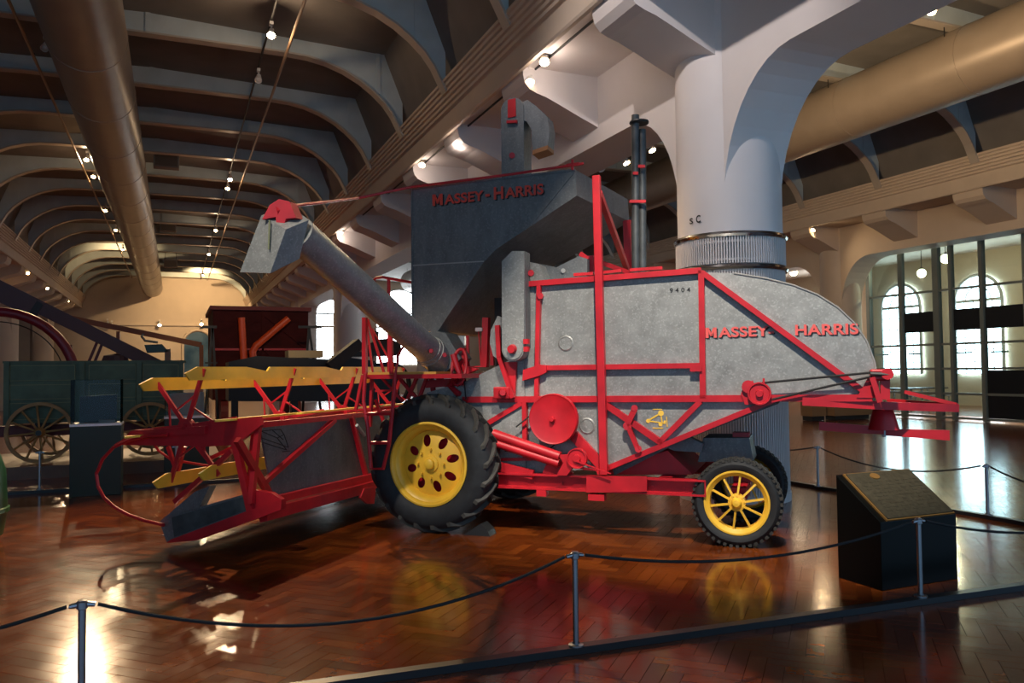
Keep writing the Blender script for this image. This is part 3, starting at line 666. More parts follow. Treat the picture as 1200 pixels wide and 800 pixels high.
MB().bar(pv(594, 143, vh-.02), pv(606, 142.5, vh-.02), .03, .03).build('adjuster_bolt', RED, eh)
MB().tube(pv(600, 182, vh-.02), pv(600, 182, vh), .035, n=8).build('cap_bolt', RED, eh)
# --- exhaust and air stacks
for xx, y0_, dv in ((744.5, 135, 0), (752.5, 152, .04)):
    MB().tube(pv(xx+.4, 330, 8.3+dv), pv(xx, y0_, 8.3+dv), .042, n=14).build('exhaust_stack', mat('stack_dark_grey', (.085, .09, .09), .45, .5, noise=.3, scale=6), CB, smooth=True)
q = pv(749, 145, 8.32); MB().lathe([(0, 0), (.10, 0), (.105, .012), (.10, .025), (0, .025)], q, (0, 0, 1), 20).build('stack_flange', BLK, CB)
for yy, x0_, x1_ in ((236, 738, 757), (203, 742, 748), (195, 748, 756)): MB().bar(pv(x0_, yy, 8.25), pv(x1_, yy, 8.25), .03, .03).build('stack_clamp', RED, CB)
# --- unloading auger, swung out to the near side
ab = pv(506, 414, 7.66); at = pd(349, 273, 6.58)
tb = MB().tube(ab, at, .148, .145, 28).build('unloading_auger', AUGER, CB, smooth=True)
d_ = (at-ab).normalized()
MB().tube(ab-d_*.16, ab+d_*.10, .165, .158, 28).build('auger_collar', AUGER, tb, smooth=True)
MB().tube(ab+d_*.02, ab+d_*.05, .170, n=28).build('collar_band', AUGER, tb, smooth=True)
for c in ((521, 416), (505, 411)): MB().tube(pd(c[0], c[1], 8.22), pd(c[0], c[1], 8.12), .028, .02, 8).build('collar_bolt', RED, tb)
MB().prism([pv(*p_, 7.74) for p_ in ((505, 386), (522, 390), (540, 420), (522, 436), (500, 405))], (0, .3, 0)).build('hopper_boot', BLUEG, CB)
# spout hood: open-bottomed box, an edge towards the visitors
Dn, Dm, Df = 6.34, 6.50, 6.72
top4 = [pd(307, 253, Dm), pd(335, 269, Dn), pd(361, 258, Dm), pd(338, 240, Df)]; bot4 = [pd(282, 319, Dm), pd(317, 320, Dn), pd(350, 303, Dm), pd(317, 301, Df)]
sh_ = MB().add(top4+bot4, [(0, 1, 5, 4), (1, 2, 6, 5), (2, 3, 7, 6), (3, 0, 4, 7), (0, 3, 2, 1)]).build('spout_hood', AUGER, tb)
md = sh_.modifiers.new('thickness', 'SOLIDIFY'); md.thickness = .012; md.offset = 0
MB().prism([pd(x_, y_, 6.42) for x_, y_ in ((307, 257), (316, 240), (327, 233), (339, 236), (347, 255), (335, 256), (331, 269), (324, 265), (323, 254))], V*0+Vector((.0, .10, 0))).build('spout_cap', RED, tb)
MB().bar(pd(316, 258, 6.40), pd(315, 292, 6.36), .012, .01).build('hood_weld', mat('weld_brass', (.18, .19, .10), .6), tb)
MB().tube(pd(323, 248, 6.45), pd(336, 246, 6.5), .05, n=10).build('cap_hinge', RED, tb)

# --- wheels
def disc_with_holes(c, axis_y, ro, holes, hr_, dish):
    bm = bmesh.new(); edges = []
    def loop(pts):
        vs = [bm.verts.new(p) for p in pts]; return [bm.edges.new((vs[i], vs[(i+1) % len(vs)])) for i in range(len(vs))]
    edges += loop([(ro*math.cos(t), ro*math.sin(t), 0) for t in [2*math.pi*i/48 for i in range(48)]])
    for k in range(holes):
        a = 2*math.pi*(k+.3)/holes; cx, cy = hr_*math.cos(a), hr_*math.sin(a)
        pts = []
        for i in range(14):
            t = 2*math.pi*i/14; rx, ry = .062*math.cos(t), .042*math.sin(t)
            pts.append((cx+rx*math.cos(a)-ry*math.sin(a), cy+rx*math.sin(a)+ry*math.cos(a), 0))
        edges += loop(pts)
    edges += loop([(.06*math.cos(t), .06*math.sin(t), 0) for t in [2*math.pi*i/20 for i in range(20)]])
    bmesh.ops.triangle_fill(bm, use_beauty=True, use_dissolve=False, edges=edges)
    bmesh.ops.subdivide_edges(bm, edges=[e for e in bm.edges if e.calc_length() > .09], cuts=1)
    vs = [v.co.copy() for v in bm.verts]; bm.verts.index_update(); fs = [[v.index for v in f.verts] for f in bm.faces]; bm.free()
    mb = MB(); mb.add([Vector((c[0]+p.x, c[1]+dish(math.hypot(p.x, p.y)), c[2]+p.y)) for p in vs], fs); return mb
def drive_wheel(u, v, w, out=-1):
    """v = outer face; out = -1 when the outer face looks to the visitors"""
    c = L(u, v, w); wd_ = .38; s = -out
    ti = [(.415, .045), (.46, .01), (.54, -.008), (.61, .012), (.655, .05), (.668, .10), (.672, .19), (.668, .28), (.655, .33), (.61, .368), (.54, .388), (.46, .37), (.415, .335)]
    wh = MB().lathe([(r, a*s) for r, a in ti], c, (0, 1, 0), 64).build('drive_wheel', RUB, CB, smooth=True)
    lg = MB(); n = 21
    for k in range(n):
        for sd in (0, 1):
            a0 = 2*math.pi*(k+.5*sd)/n; pts = []
            for t in (0, .33, .66, 1.):
                al = .19+(-1 if sd == 0 else 1)*(-.01+.185*t); an = a0-.30*t; rr_ = .712-.055*t**3; ri = .66-.05*t**3
                pts.append((al, an, rr_, ri))
            vs = []
            for al, an, ro, ri in pts:
                for da, r in ((-.034, ri), (-.024, ro), (.024, ro), (.034, ri)):
                    vs.append(c+Vector((r*math.cos(an+da), s*al, r*math.sin(an+da))))
            fs = []
            for i in range(3):
                for j in range(3): fs.append((i*4+j, i*4+j+1, i*4+5+j, i*4+4+j))
            fs += [(0, 1, 2, 3), (12, 13, 14, 15)]
            lg.add(vs, fs)
    lg.build('tread_lugs', LUGM, wh)
    rim = MB().lathe([(r, a*s) for r, a in [(.418, .05), (.432, .035), (.43, .02), (.412, .015), (.395, .03), (.385, .06), (.36, .075), (.345, .10), (.335, .17)]], c, (0, 1, 0), 56).build('rim', YEL, wh, smooth=True)
    dm = disc_with_holes(c, 1, .337, 8, .238, lambda r: s*(.165-.075*max(0, 1-(r/.337)**2)))
    dm.build('wheel_disc', YEL, wh, smooth=True)
    MB().lathe([(.35, s*.19), (.35, s*.24), (0, s*.24)], c, (0, 1, 0), 32).build('brake_drum', DRED, wh)
    MB().lathe([(0, s*.03), (.035, s*.03), (.05, s*.04), (.055, s*.075), (.085, s*.08), (.09, s*.10)], c, (0, 1, 0), 20).build('hub', YEL, wh, smooth=True)
    nb_ = MB()
    for k in range(8):
        a = 2*math.pi*k/8; q = c+Vector((.145*math.cos(a), s*.10, .145*math.sin(a))); nb_.tube(q, q-Vector((0, s*.03, 0)), .014, n=6)
    nb_.build('wheel_nuts', YEL, wh)
    return wh
drive_wheel(-3.606, 7.31, .705); drive_wheel(-3.606, 9.95, .705, 1)
def steer_wheel(u, v, w, out=-1):
    c = L(u, v, w); s = -out; ro = .405
    ti = [(.285, .03), (.32, .0), (.355, -.004), (.385, .02), (.395, .05), (.395, .15), (.385, .18), (.355, .204), (.32, .20), (.285, .17)]
    wh = MB().lathe([(r, a*s) for r, a in ti], c, (0, 1, 0), 56).build('steering_wheel', RUB, CB, smooth=True)
    lg = MB(); n = 44
    for k in range(n):
        a = 2*math.pi*k/n; M = Matrix.Rotation(-a, 3, 'Y')
        for al, off in ((.035, 0), (.10, .5), (.165, 0)):
            b = a+off*2*math.pi/n; M = Matrix.Rotation(-b, 3, 'Y'); lg.box(c+Vector((.396*math.cos(b), s*al, .396*math.sin(b))), (.026, .05, .030), M)
    lg.build('tread_blocks', LUGM, wh)
    MB().lathe([(r, a*s) for r, a in [(.292, .04), (.30, .025), (.295, .012), (.28, .012), (.262, .03), (.245, .045), (.24, .12), (.25, .15)]], c, (0, 1, 0), 48).build('rim', YEL, wh, smooth=True)
    for k in range(10):
        a = 2*math.pi*(k+.27)/10; d = Vector((math.cos(a), 0, math.sin(a)))
        MB().bar(c+d*.06+Vector((0, s*.03, 0)), c+d*.25+Vector((0, s*.06, 0)), .018, .03).build('spoke', YEL, wh)
    MB().lathe([(0, -s*.025), (.03, -s*.02), (.045, 0), (.05, s*.02), (.078, s*.025), (.082, s*.09), (0, s*.09)], c, (0, 1, 0), 20).build('hub', YEL, wh, smooth=True)
    return wh
steer_wheel(-.612, 7.63, .405); steer_wheel(-.60, 9.12, .405, 1)
MB().tube(L(-.61, 7.7, .41), L(-.61, 9.05, .41), .05, n=12).bar(L(-.61, 7.9, .45), L(-.61, 8.85, .45), .14, .12, (0, 0, 1)).build('steering_axle', DRED, CB)
MB().bar(L(-.61, 8.4, .48), L(-.61, 8.4, 1.0), .16, .16).build('axle_pivot', DRED, CB)
MB().tube(L(-3.606, 7.62, .705), L(-3.606, 9.6, .705), .09, n=14).box(L(-3.606, 8.5, .72), (.5, .5, .5)).box(L(-3.606, 7.86, .705), (.3, .2, .45)).build('drive_axle', DRED, CB)
# wheel chock under the drive wheel
# --- operator platform, ladder, rails
vp = 7.30
dk_ = MB().box2(L(pv(423, 437, vp).x+U0, vp, pv(430, 440, vp).z-.035), L(pv(541, 440, vp).x+U0, 9.3, pv(430, 440, vp).z+.01)).build('platform_deck', RED, CB)
zd = pv(430, 440, vp).z
MB().box2(L(pv(425, 437, vp).x+U0, vp+.02, zd+.01), L(pv(510, 440, vp).x+U0, 9.28, zd+.035)).build('deck_boards', mat('orange_deck_wood', (.62, .30, .05), .5), dk_)
for a, b, w, v in (((427.5, 372), (427.5, 438), .045, vp), ((458, 394), (459, 438), .035, vp), ((431, 374), (450, 436), .022, vp+.05), ((429, 373), (437, 436), .018, vp+.2), ((436, 385), (462, 432), .016, vp+.25)):
    bv('platform_post', a, b, v, w, w)
MB().path([pv(440, 331, 8.6), pv(438, 328, 8.6), pv(441, 325.5, 8.6), pv(448, 324.5, 8.6), pv(483, 331, 8.6)], .018, 8).build('hand_rail', RED, CB)
MB().path([pv(455.5, 326, 8.6), pv(456, 437, 8.6)], .022, 8).build('hand_rail', RED, CB)
MB().path([pv(463, 440, vp), pv(467, 415, vp), pv(474, 404, vp), pv(484, 400, vp)], .014, 8).build('hand_rail', RED, CB)
# ladder
vl = 7.24
ld = MB().path([pv(428, 437, vl), pv(426, 470, vl), pv(431, 500, vl), pv(435, 549, vl), pv(449, 549, vl), pv(456, 520, vl), pv(460, 480, vl), pv(463, 437, vl)], .020, 8).build('ladder', RED, CB)
for yy, xa, xb in ((485, 428, 459), (519, 433, 457)): MB().tube(pv(xa, yy, vl), pv(xb, yy-.5, vl), .018, n=8).build('rung', RED, ld)
for a, b, w, v in (((425, 441), (417, 480), .03, 7.4), ((436, 441), (434, 500), .03, 7.45), ((448, 443), (472, 470), .025, 7.6), ((468, 443), (488, 466), .035, 7.75), ((488, 443), (478, 468), .035, 7.75),
                   ((500, 443), (490, 470), .035, 7.75), ((440, 458), (465, 457), .02, 7.8), ((505, 440), (510, 470), .045, 7.85), ((511, 440), (545, 470), .05, 7.85)):
    bv('platform_brace', a, b, v, w, w, DRED if v > 7.5 else RED)
# engine and controls behind the auger foot
en = MB().box2(L(-3.2, 8.2, 1.55), L(-2.75, 9.2, 2.45)).build('engine_housing', mat('engine_dark', (.02, .012, .012), .6), CB)
for a, b, w, m_ in (((548, 393), (549, 430), .03, RED), ((570, 372), (568, 430), .07, DRED), ((561, 388), (564, 430), .014, DRED), ((577, 398), (577, 428), .04, DRED)):
    bv('engine_post', a, b, 8.05, w, w, m_)
bv('control_bar', (540, 430), (570, 429), 7.95, .015, .03); MB().box(pv(562, 386, 8.02), (.08, .05, .04)).build('control_knob', mat('pale_knob', (.6, .5, .48), .5), CB)
MB().prism([pv(*p_, 7.8) for p_ in ((544, 407), (536, 425), (544, 440), (560, 432), (543, 428))], (0, .06, 0)).build('gear_guard', RED, CB)
sw = MB().path([pv(538, 430, 7.70)+Vector((.16*math.cos(t)*.5, .05*math.sin(t), .19*math.sin(t))) for t in [2*math.pi*i/20 for i in range(20)]], .018, 8, True).build('auger_gear_ring', RED, CB)
MB().path([pv(531, 415, 7.72), pv(538, 437, 7.72), pv(527, 452, 7.72), pv(538, 462, 7.72)], .035, 8).build('auger_drive_casting', RED, CB)
MB().bar(pv(500, 450, 7.78), pv(545, 447, 7.78), .08, .06).build('casting_foot', DRED, CB)
MB().path([pv(543, 436, 7.70), pv(546, 468, 7.70)], .008, 5).build('belt', BELT, CB)

# ------------------------------------------------------------------ header
VE = 6.0; UBK = -4.74; VR = 10.1                      # near end, back plane, far end
# near end: inclined side sheet with pointed nose, skid plate, gusset
zb = pu(327, 602, UBK).z; zt_ = pu(304, 497, UBK).z
hd = MB().prism([pv(*p, VE) for p in ((187, 611), (201, 603), (286, 579), (291, 598), (200, 632), (195, 635))], (0, .05, 0)).build('header_end_sheet', BLUEG, CB)
MB().prism([pv(*p, VE-.012) for p in ((201, 606), (285, 582), (289, 597), (204, 629))], (0, .012, 0)).build('canvas_patch', mat('worn_grey_canvas', (.05, .055, .055), .8, noise=.35, scale=9), hd)
MB().prism([pv(*p, VE) for p in ((187, 611), (228, 576), (246, 569), (232, 597), (201, 603))], (0, .05, 0), [pv(*p, VE)+Vector((0, .10, 0)) for p in ((190, 610), (228, 577), (245, 570), (232, 597), (203, 603))]).build('divider_nose', BLUEG, CB)
MB().prism([pv(*p, VE-.02) for p in ((195, 636), (200, 632), (291, 598), (330, 585), (329, 597), (300, 608), (230, 633))], (0, .07, 0)).build('skid_plate', RED, CB)
MB().prism([pv(*p, VE+.02) for p in ((287, 577), (296, 574), (318, 577), (330, 585), (326, 594), (294, 600))], (0, .05, 0)).build('end_gusset', RED, CB)
# back sheet between uprights
pb = lambda x, y: pu(x, y, UBK)
bk = MB().prism([pb(305, 498), pb(455, 483), Vector((UBK-U0, VR-V0, pb(455, 483).z)), Vector((UBK-U0, VR-V0, zb+.18)), pb(400, 566), pb(320, 582)], (-.02, 0, 0)).build('header_back_sheet', BLUEG, CB)
def bu(name, a, b, w=.05, h=.05, m=RED, u=UBK+.03): return MB().bar(pu(*a, u), pu(*b, u), w, h, (1, 0, 0)).build(name, m, CB)
bu('header_top_rail', (302, 498), (456, 482.5), .05, .04)
zl = (zb+.05)
MB().bar(L(UBK+.05, VE+.05, zb+.16), L(UBK+.05, VR, zb+.13), .07, .06, (1, 0, 0)).build('header_bottom_rail', RED, CB)
MB().prism([L(UBK+.0, VE+.1, zb+.11), L(UBK+.12, VE+.1, zb+.11), L(UBK+.12, VE+.1, zb), L(UBK+.04, VE+.1, zb-.02)], (0, VR-VE-.1, -.02)).build('header_sill', DRED, CB)
MB().prism([pu(424, 572, UBK+.1), pu(438, 570, UBK+.1), pu(436, 590, UBK+.1), pu(428, 590, UBK+.1), pu(420, 583, UBK+.1)], (.03, 0, 0)).build('lift_bracket', DRED, CB)
bu('header_brace', (392, 492), (308, 566), .045); bu('header_upright', (303, 497), (294, 590), .045); bu('header_upright', (412, 487), (430, 562), .04); bu('header_brace', (278, 515), (322, 590), .06)
bv('end_truss', (276, 519), (295, 603), VE, .06, .05); bv('end_truss', (299, 500), (293, 575), VE+.15, .05, .05); bv('end_truss', (272, 528), (205, 588), VE+.05, .045, .04)
# header floor and knife bar with guards
fl_ = MB().prism([L(-5.62, VE+.05, .12), L(-5.62, VE+.05, .09), L(UBK, VE+.05, zb+.08), L(UBK, VE+.05, zb+.11)], (0, VR-VE-.05, 0)).build('header_floor', BLUEG, CB)
kb = MB().box2(L(-5.74, VE+.05, .085), L(-5.60, VR, .115)).build('knife_bar', STEEL, CB)
yv = VE+.10; gd = None
while yv < VR-.02:
    if gd is None:
        gd = MB().prism([L(-5.88, yv, .10), L(-5.70, yv-.018, .088), L(-5.70, yv+.018, .088), L(-5.70, yv+.018, .118), L(-5.70, yv-.018, .118)], (0, 0, 0.0001)).build('knife_guard', STEEL, CB); y_first = yv
        me_ = MB().add([L(-5.88, yv, .10), L(-5.70, yv-.018, .086), L(-5.70, yv+.018, .086), L(-5.70, yv+.018, .12), L(-5.70, yv-.018, .12)], [(0, 1, 2), (0, 2, 3), (0, 3, 4), (0, 4, 1), (1, 4, 3, 2)])
        bpy.data.objects.remove(gd); gd = me_.build('knife_guard', STEEL, CB)
    else:
        o = bpy.data.objects.new('knife_guard', gd.data); COL.objects.link(o); o.parent = CB; o.location.y = yv-y_first
    yv += .0762*1.5
# far end sheet
MB().prism([L(-5.75, VR, .1), L(-5.1, VR, .9), L(UBK, VR, 1.15), L(UBK, VR, .3)], (0, .04, 0)).build('header_end_sheet', BLUEG, CB)
# reel support arm (tapered red board) and its bent rod
MB().prism([pv(*p, VE+.02) for p in ((133, 521), (145, 514), (153, 505), (160, 503), (303, 488), (306, 498), (276, 521), (245, 523))], (0, .05, 0)).build('reel_arm', RED, CB)
MB().prism([pv(*p, VE-.02) for p in ((155, 504), (240, 499), (240, 508), (157, 513))], (0, .04, 0)).build('reel_arm_slide', DRED, CB)
MB().prism([L(-6.0, VR, .95), L(-4.7, VR, 1.1), L(-4.7, VR, 1.25), L(-6.0, VR, 1.05)], (0, .05, 0)).build('reel_arm', RED, CB)
MB().path([pv(*p, VE-.05) for p in ((196, 509), (170, 511), (150, 516), (133, 524), (120, 538), (113, 555), (115, 570), (122, 583), (134, 594), (150, 603), (170, 610), (192, 615))], .016, 8).build('divider_rod', RED, CB)
MB().path([pv(*p, VE+.3) for p in ((172, 508), (186, 528), (200, 538), (222, 542), (246, 546))], .013, 8).build('lifter_rod', RED, CB)
for a, b in (((197, 523), (210, 560)), ((216, 523), (206, 562)), ((231, 522), (250, 546)), ((244, 538), (276, 523))): bv('reel_truss', a, b, VE+.2, .035, .03)
# reel: hub line, three spiders, six bats
HU, HW, RR = -5.48, 1.152, .52
MB().tube(L(HU, VE-.02, HW), L(HU, VR-.05, HW), .03, n=12).build('reel_shaft', RED, CB)
angs = [70, 131, 190, 250, 310, 8]
spv = (6.03, 7.45, 8.75, 10.0)
for sv in spv:
    s_ = MB().lathe([(.03, -.03), (.08, -.03), (.08, .03), (.03, .03)], L(HU, sv, HW), (0, 1, 0), 14).build('reel_spider', RED, CB)
    for i, a in enumerate(angs):
        d = Vector((math.cos(R(a)), 0, math.sin(R(a)))); c = L(HU, sv, HW)
        MB().bar(c+d*.05, c+d*(RR+.06), .042, .022).build('spider_arm', RED, s_)
        d2 = Vector((math.cos(R(angs[(i+1) % 6])), 0, math.sin(R(angs[(i+1) % 6]))))
        MB().bar(c+d*(RR*.62), c+d2*(RR*.38), .016, .014).build('spider_brace', RED, s_)
def bat(a, i):
    d = Vector((math.cos(R(a)), 0, math.sin(R(a)))); t_ = d.cross(Vector((0, 1, 0))); c = L(HU, 0, HW)+d*(RR+.012)
    c.y = 0
    # board stands across the arm; notched between the spiders
    w = .125; y0 = 5.80-V0; y1 = VR-.06-V0
    face = Vector((0, 0, 1)); nrm = Vector((1, 0, 0))
    if i in (2, 5): face, nrm = Vector((1, 0, .05)).normalized(), Vector((0, 0, 1))     # these two lie flat
    top = [(y0+.16, w/2), (6.03-V0+.62, w/2), (6.03-V0+.95, w/2-.045), (6.03-V0+1.0, w/2+.0), (7.45-V0+.62, w/2), (7.45-V0+.95, w/2-.045), (7.45-V0+1.0, w/2), (y1-.1, w/2)]
    lo = [(y1, -.02), (y1-.08, -w/2), (y0+.06, -w/2), (y0, w/2-.06)]
    mb = MB().prism([c+Vector((0, y, 0))+face*h-nrm*.01 for y, h in top+lo], nrm*.02)
    return mb.build('reel_bat', YEL, CB)
for i, a in enumerate(angs): bat(a, i)
# shadowed lift linkage between header and wheel
bars('lift_link', [(pv(452, 500, 7.55), pv(440, 468, 7.55), .03, .03)], RED); MB().tube(pu(418, 498, UBK+.1), pu(427, 510, UBK+.1), .02, n=8).build('lift_pin', SEAM, CB)
# wheel chock
ck = MB().prism([L(-3.26, 7.42, 0), L(-2.97, 7.42, 0), L(-2.99, 7.42, .05), L(-3.07, 7.42, .12)], (0, .18, 0)).build('wheel_chock', BLK)
ck.parent = None; ck.location = CB.location; ck.rotation_euler = (0, 0, -MA)
tag(ck, 'black wedge chock against the big drive tyre', 'wheel chock')
# faint dark line drawing stencilled on the header back sheet
sk = MB()
for a, b in (((306, 505), (319, 503.5)), ((319, 503.5), (329, 503)), ((329, 503), (333, 509)), ((333, 509), (338, 524)), ((306, 505), (325, 513)), ((325, 513), (333, 509)), ((304, 512), (338, 524)), ((304, 517), (336, 527)), ((304, 512), (306, 505)), ((319, 503.5), (332, 515)), ((331, 529), (340, 528)), ((325, 513), (336, 527))):
    sk.bar(pu(*a, UBK+.002), pu(*b, UBK+.002), .007, .003, (1, 0, 0))
sk.build('stencil_drawing', LETB, bk)
# ------------------------------------------------------------------ barrier: kerb bars, posts, ropes
KERB = mat('black_kerb_metal', (.012, .012, .014), .35); ROPE = mat('dark_cord', (.010, .012, .014), .75)
def front_y(x): return 4.32-.055*x
def kerb(a, b, label):
    a = Vector(a); b = Vector(b)
    o = MB().bar(a+Vector((0, 0, .022)), b+Vector((0, 0, .022)), .07, .042, (0, 0, 1)).build('barrier_kerb', KERB, None, (a+b)/2)
    tag(o, label, 'kerb'); return o
kerb((-5, front_y(-5), 0), (7.98, front_y(7.98), 0), 'long black floor rail under the posts before the combine')
kerb((8.04, 4.0, 0), (8.04, 12.9, 0), 'black floor rail on the side by the white column')
kerb((-6., 13.05, 0), (4.2, 12.85, 0), 'black floor rail between the display pedestals and the wagon')
def post(x, y, label, h=.585, group='barrier posts'):
    o = empty('barrier_post', (x, y, .043), label, 'barrier post', group)
    MB().lathe([(0, 0), (.045, 0), (.045, .008), (.022, .014), (.022, .02)], (0, 0, 0), (0, 0, 1), 20).build('foot', STEEL, o, smooth=True)
    MB().tube((0, 0, .012), (0, 0, h-.043-.03), .017, n=16).build('pole', STEEL, o, smooth=True)
    MB().lathe([(.017, h-.085), (.026, h-.08), (.026, h-.05), (.02, h-.045), (.02, h-.042), (0, h-.038)], (0, 0, 0), (0, 0, 1), 16).build('cap', STEEL, o, smooth=True)
    for sx in (-1, 1): MB().tube((sx*.02, 0, h-.062), (sx*.055, 0, h-.068), .014, .011, 10).build('rope_clip', STEEL, o)
    return Vector((x, y, h-.025))
def rope(a, b, sag, label):
    d = b-a; d2 = Vector((d.x, d.y, 0)).normalized()*.066; a = a+d2; b = b-d2
    pts = [a.lerp(b, i/20)-Vector((0, 0, sag*(1-(2*i/20-1)**2))) for i in range(21)]
    o = MB().path(pts, .0095, 8).build('barrier_rope', ROPE, None, a, smooth=True); tag(o, label, 'rope'); return o
FL_ = 'steel barrier post on the front floor rail'
p_ = [post(-3.0, front_y(-3), 'steel barrier post at the far left of the front rail'), post(-.40, 4.31, 'steel barrier post standing alone on the front rail before the header'), post(2.16, 4.20, 'steel barrier post before the red frame of the combine'), post(4.80, 4.08, 'bright steel barrier post before the black sign box'), post(7.55, front_y(7.5), 'steel barrier post at the corner of the two floor rails')]
for a, b, s, l in ((0, 1, .17, 'dark cord hung from the post left of the header'), (1, 2, .225, 'dark cord sagging before the header and drive wheel'), (2, 3, .13, 'dark cord sagging before the small rear wheel'), (3, 4, .17, 'dark cord running away from the post at the sign box')): rope(p_[a], p_[b], s, l)
q_ = [post(8.04, 5.96, 'dark barrier post on the side rail behind the sign box'), post(7.98, 8.35, 'dark barrier post on the side rail beside the rear wheel'), post(8.04, 11.2, 'dark barrier post behind the white column')]
rope(p_[4], q_[0], .14, 'dark cord at the corner of the barrier'); rope(q_[0], q_[1], .16, 'dark cord on the side rail behind the sign box'); rope(q_[1], q_[2], .14, 'dark cord beside the white column')
w_ = [post(-2.45, 13.0, 'thin steel post before the left wagon wheel'), post(-1.75, 13.0, 'thin steel post between the wagon wheel and the green pedestal'), post(.02, 12.95, 'bright steel post between the two pedestals')]
# ------------------------------------------------------------------ sign box
SBX = mat('black_gloss_box', (.003, .004, .004), .3, spec=.15); BRZ = mat('bronze_plaque', (.075, .065, .04), .5, .4, noise=.25, scale=30); GOLD = mat('gold_edge', (.45, .24, .07), .35, .6)
sb = empty('sign_box', (5.18, 4.62, 0), 'low black box with slanted bronze plaque behind the rope', 'sign box')
x0, x1, y0, y1, zf, zk = 4.79, 5.58, 4.40, 4.82, .50, .80
o_ = Vector((5.18, 4.62, 0))
MB().prism([Vector(p)-o_ for p in ((x0, y0, 0), (x0, y1, 0), (x0, y1, zk), (x0, y0, zf))], (x1-x0, 0, 0)).build('cabinet', SBX, sb, bevel=.004)
sl = Vector((0, y1-y0, zk-zf)).normalized(); nr = Vector((0, -sl.z, sl.y))
def slab(xa, xb, ta, tb, n0, n1, name, m):
    b0 = Vector((0, y0, zf)); P = [Vector((x, 0, 0))+b0+sl*t_ for x, t_ in ((xa, ta), (xb, ta), (xb, tb), (xa, tb))]
    return MB().prism([p-o_+nr*n0 for p in P], nr*(n1-n0)).build(name, m, sb)
ln_ = math.hypot(y1-y0, zk-zf)
slab(x0+.06, x1-.02, .0, ln_-.01, .001, .014, 'gold_border', GOLD); slab(x0+.072, x1-.032, .012, ln_-.022, .014, .022, 'plaque', BRZ)
cc = Vector((x0+.33, y0, zf))+sl*(ln_*.86)-o_
em = MB().prism([cc+nr*.022+Vector((.045*math.cos(t), 0, 0))+sl*.032*math.sin(t) for t in [2*math.pi*i/16 for i in range(16)]], nr*.008).build('emblem', GOLD, sb)
tx = MB()
for k in range(9):
    t_ = ln_*.74-k*.038
    for j in range(7):
        xa = x0+.13+j*.088+random.uniform(0, .02); tx.prism([Vector((x, 0, 0))+Vector((0, y0, zf))+sl*tt-o_+nr*.022 for x, tt in ((xa, t_), (xa+random.uniform(.03, .07), t_), (xa+.05, t_+.010), (xa, t_+.010))], nr*.002)
tx.build('raised_lines', BRZ, sb)['kind'] = 'stuff'
# ------------------------------------------------------------------ display pedestals with clear cases
GRN = mat('dark_green_pedestal', (.012, .022, .012), .5); WHT = mat('white_base_trim', (.8, .82, .85), .4)
def pedestal(x0, x1, y, d, zt, zc, label, dark):
    o = empty('display_pedestal', ((x0+x1)/2, y+d/2, 0), label, 'display case'); w = x1-x0; b = Vector((0, 0, 0))
    MB().box((0, 0, zt/2), (w, d, zt)).build('plinth', GRN, o, bevel=.004)
    MB().box((0, 0, zt+.016), (w+.006, d+.006, .034)).build('base_trim', WHT, o)
    t = .008
    for c, s in (((0, -d/2+.01, (zt+zc)/2), (w-.02, t, zc-zt)), ((0, d/2-.01, (zt+zc)/2), (w-.02, t, zc-zt)), ((-w/2+.01, 0, (zt+zc)/2), (t, d-.02, zc-zt)), ((w/2-.01, 0, (zt+zc)/2), (t, d-.02, zc-zt)), ((0, 0, zc), (w-.02, d-.02, t))):
        MB().box((c[0], c[1], c[2]+.02), s).build('acrylic_pane', ACRYL, o)
    if dark:
        MB().prism([(-w*.36, .05, zt+.026), (w*.38, .05, zt+.026), (w*.38, .05, zt+.42), (-w*.36, .05, zt+.40)], (0, .03, 0)).build('dark_display_board', NAVY, o)
        MB().box((w*.2, -.08, zt+.05), (.2, .1, .05)).build('small_exhibit', mat('exhibit_grey', (.2, .2, .2), .6), o)
    else:
        MB().prism([(-w*.40, .05, zt+.026), (w*.40, .05, zt+.026), (w*.40, .05, zt+.40), (-w*.40, .05, zt+.38)], (0, .02, 0)).build('pale_display_board', mat('pale_board', (.42, .38, .36), .7), o)
    return o
pedestal(-1.31, -.68, 12.30, .5, .95, 1.56, 'dark green pedestal with clear case over a black board', True)
pedestal(-.15, .50, 13.45, .5, .96, 1.58, 'dark green pedestal with clear case over a pale board behind the reel', False)
# ------------------------------------------------------------------ green wagon on its platform
WGN = mat('faded_green_wagon_paint', (.085, .125, .075), .6, noise=.25, scale=4); WGL = mat('olive_panel_line', (.20, .20, .10), .6); OAK = mat('ochre_wheel_wood', (.36, .19, .06), .55, noise=.2, scale=6)
pl = MB().box2((-7, 14.75, 0), (.75, 17.4, .2)).build('exhibit_platform', mat('brown_platform_wood', (.14, .055, .022), .4, noise=.2, scale=3), None, (-3, 16, 0))
tag(pl, 'low brown wooden platform under the green wagon', 'platform')
wg = empty('farm_wagon', (-1.2, 15.9, .2), 'old green panelled farm wagon with ochre spoked wheels', 'wagon'); wo = Vector((-1.2, 15.9, .2))
yf = 15.3
MB().box2(Vector((-2.56, yf, .86))-wo, Vector((.14, yf+1.15, 1.86))-wo).build('wagon_box', WGN, wg)
MB().box2(Vector((-2.60, yf-.03, 1.855))-wo, Vector((.18, yf+1.18, 1.89))-wo).build('top_rail', WGN, wg)
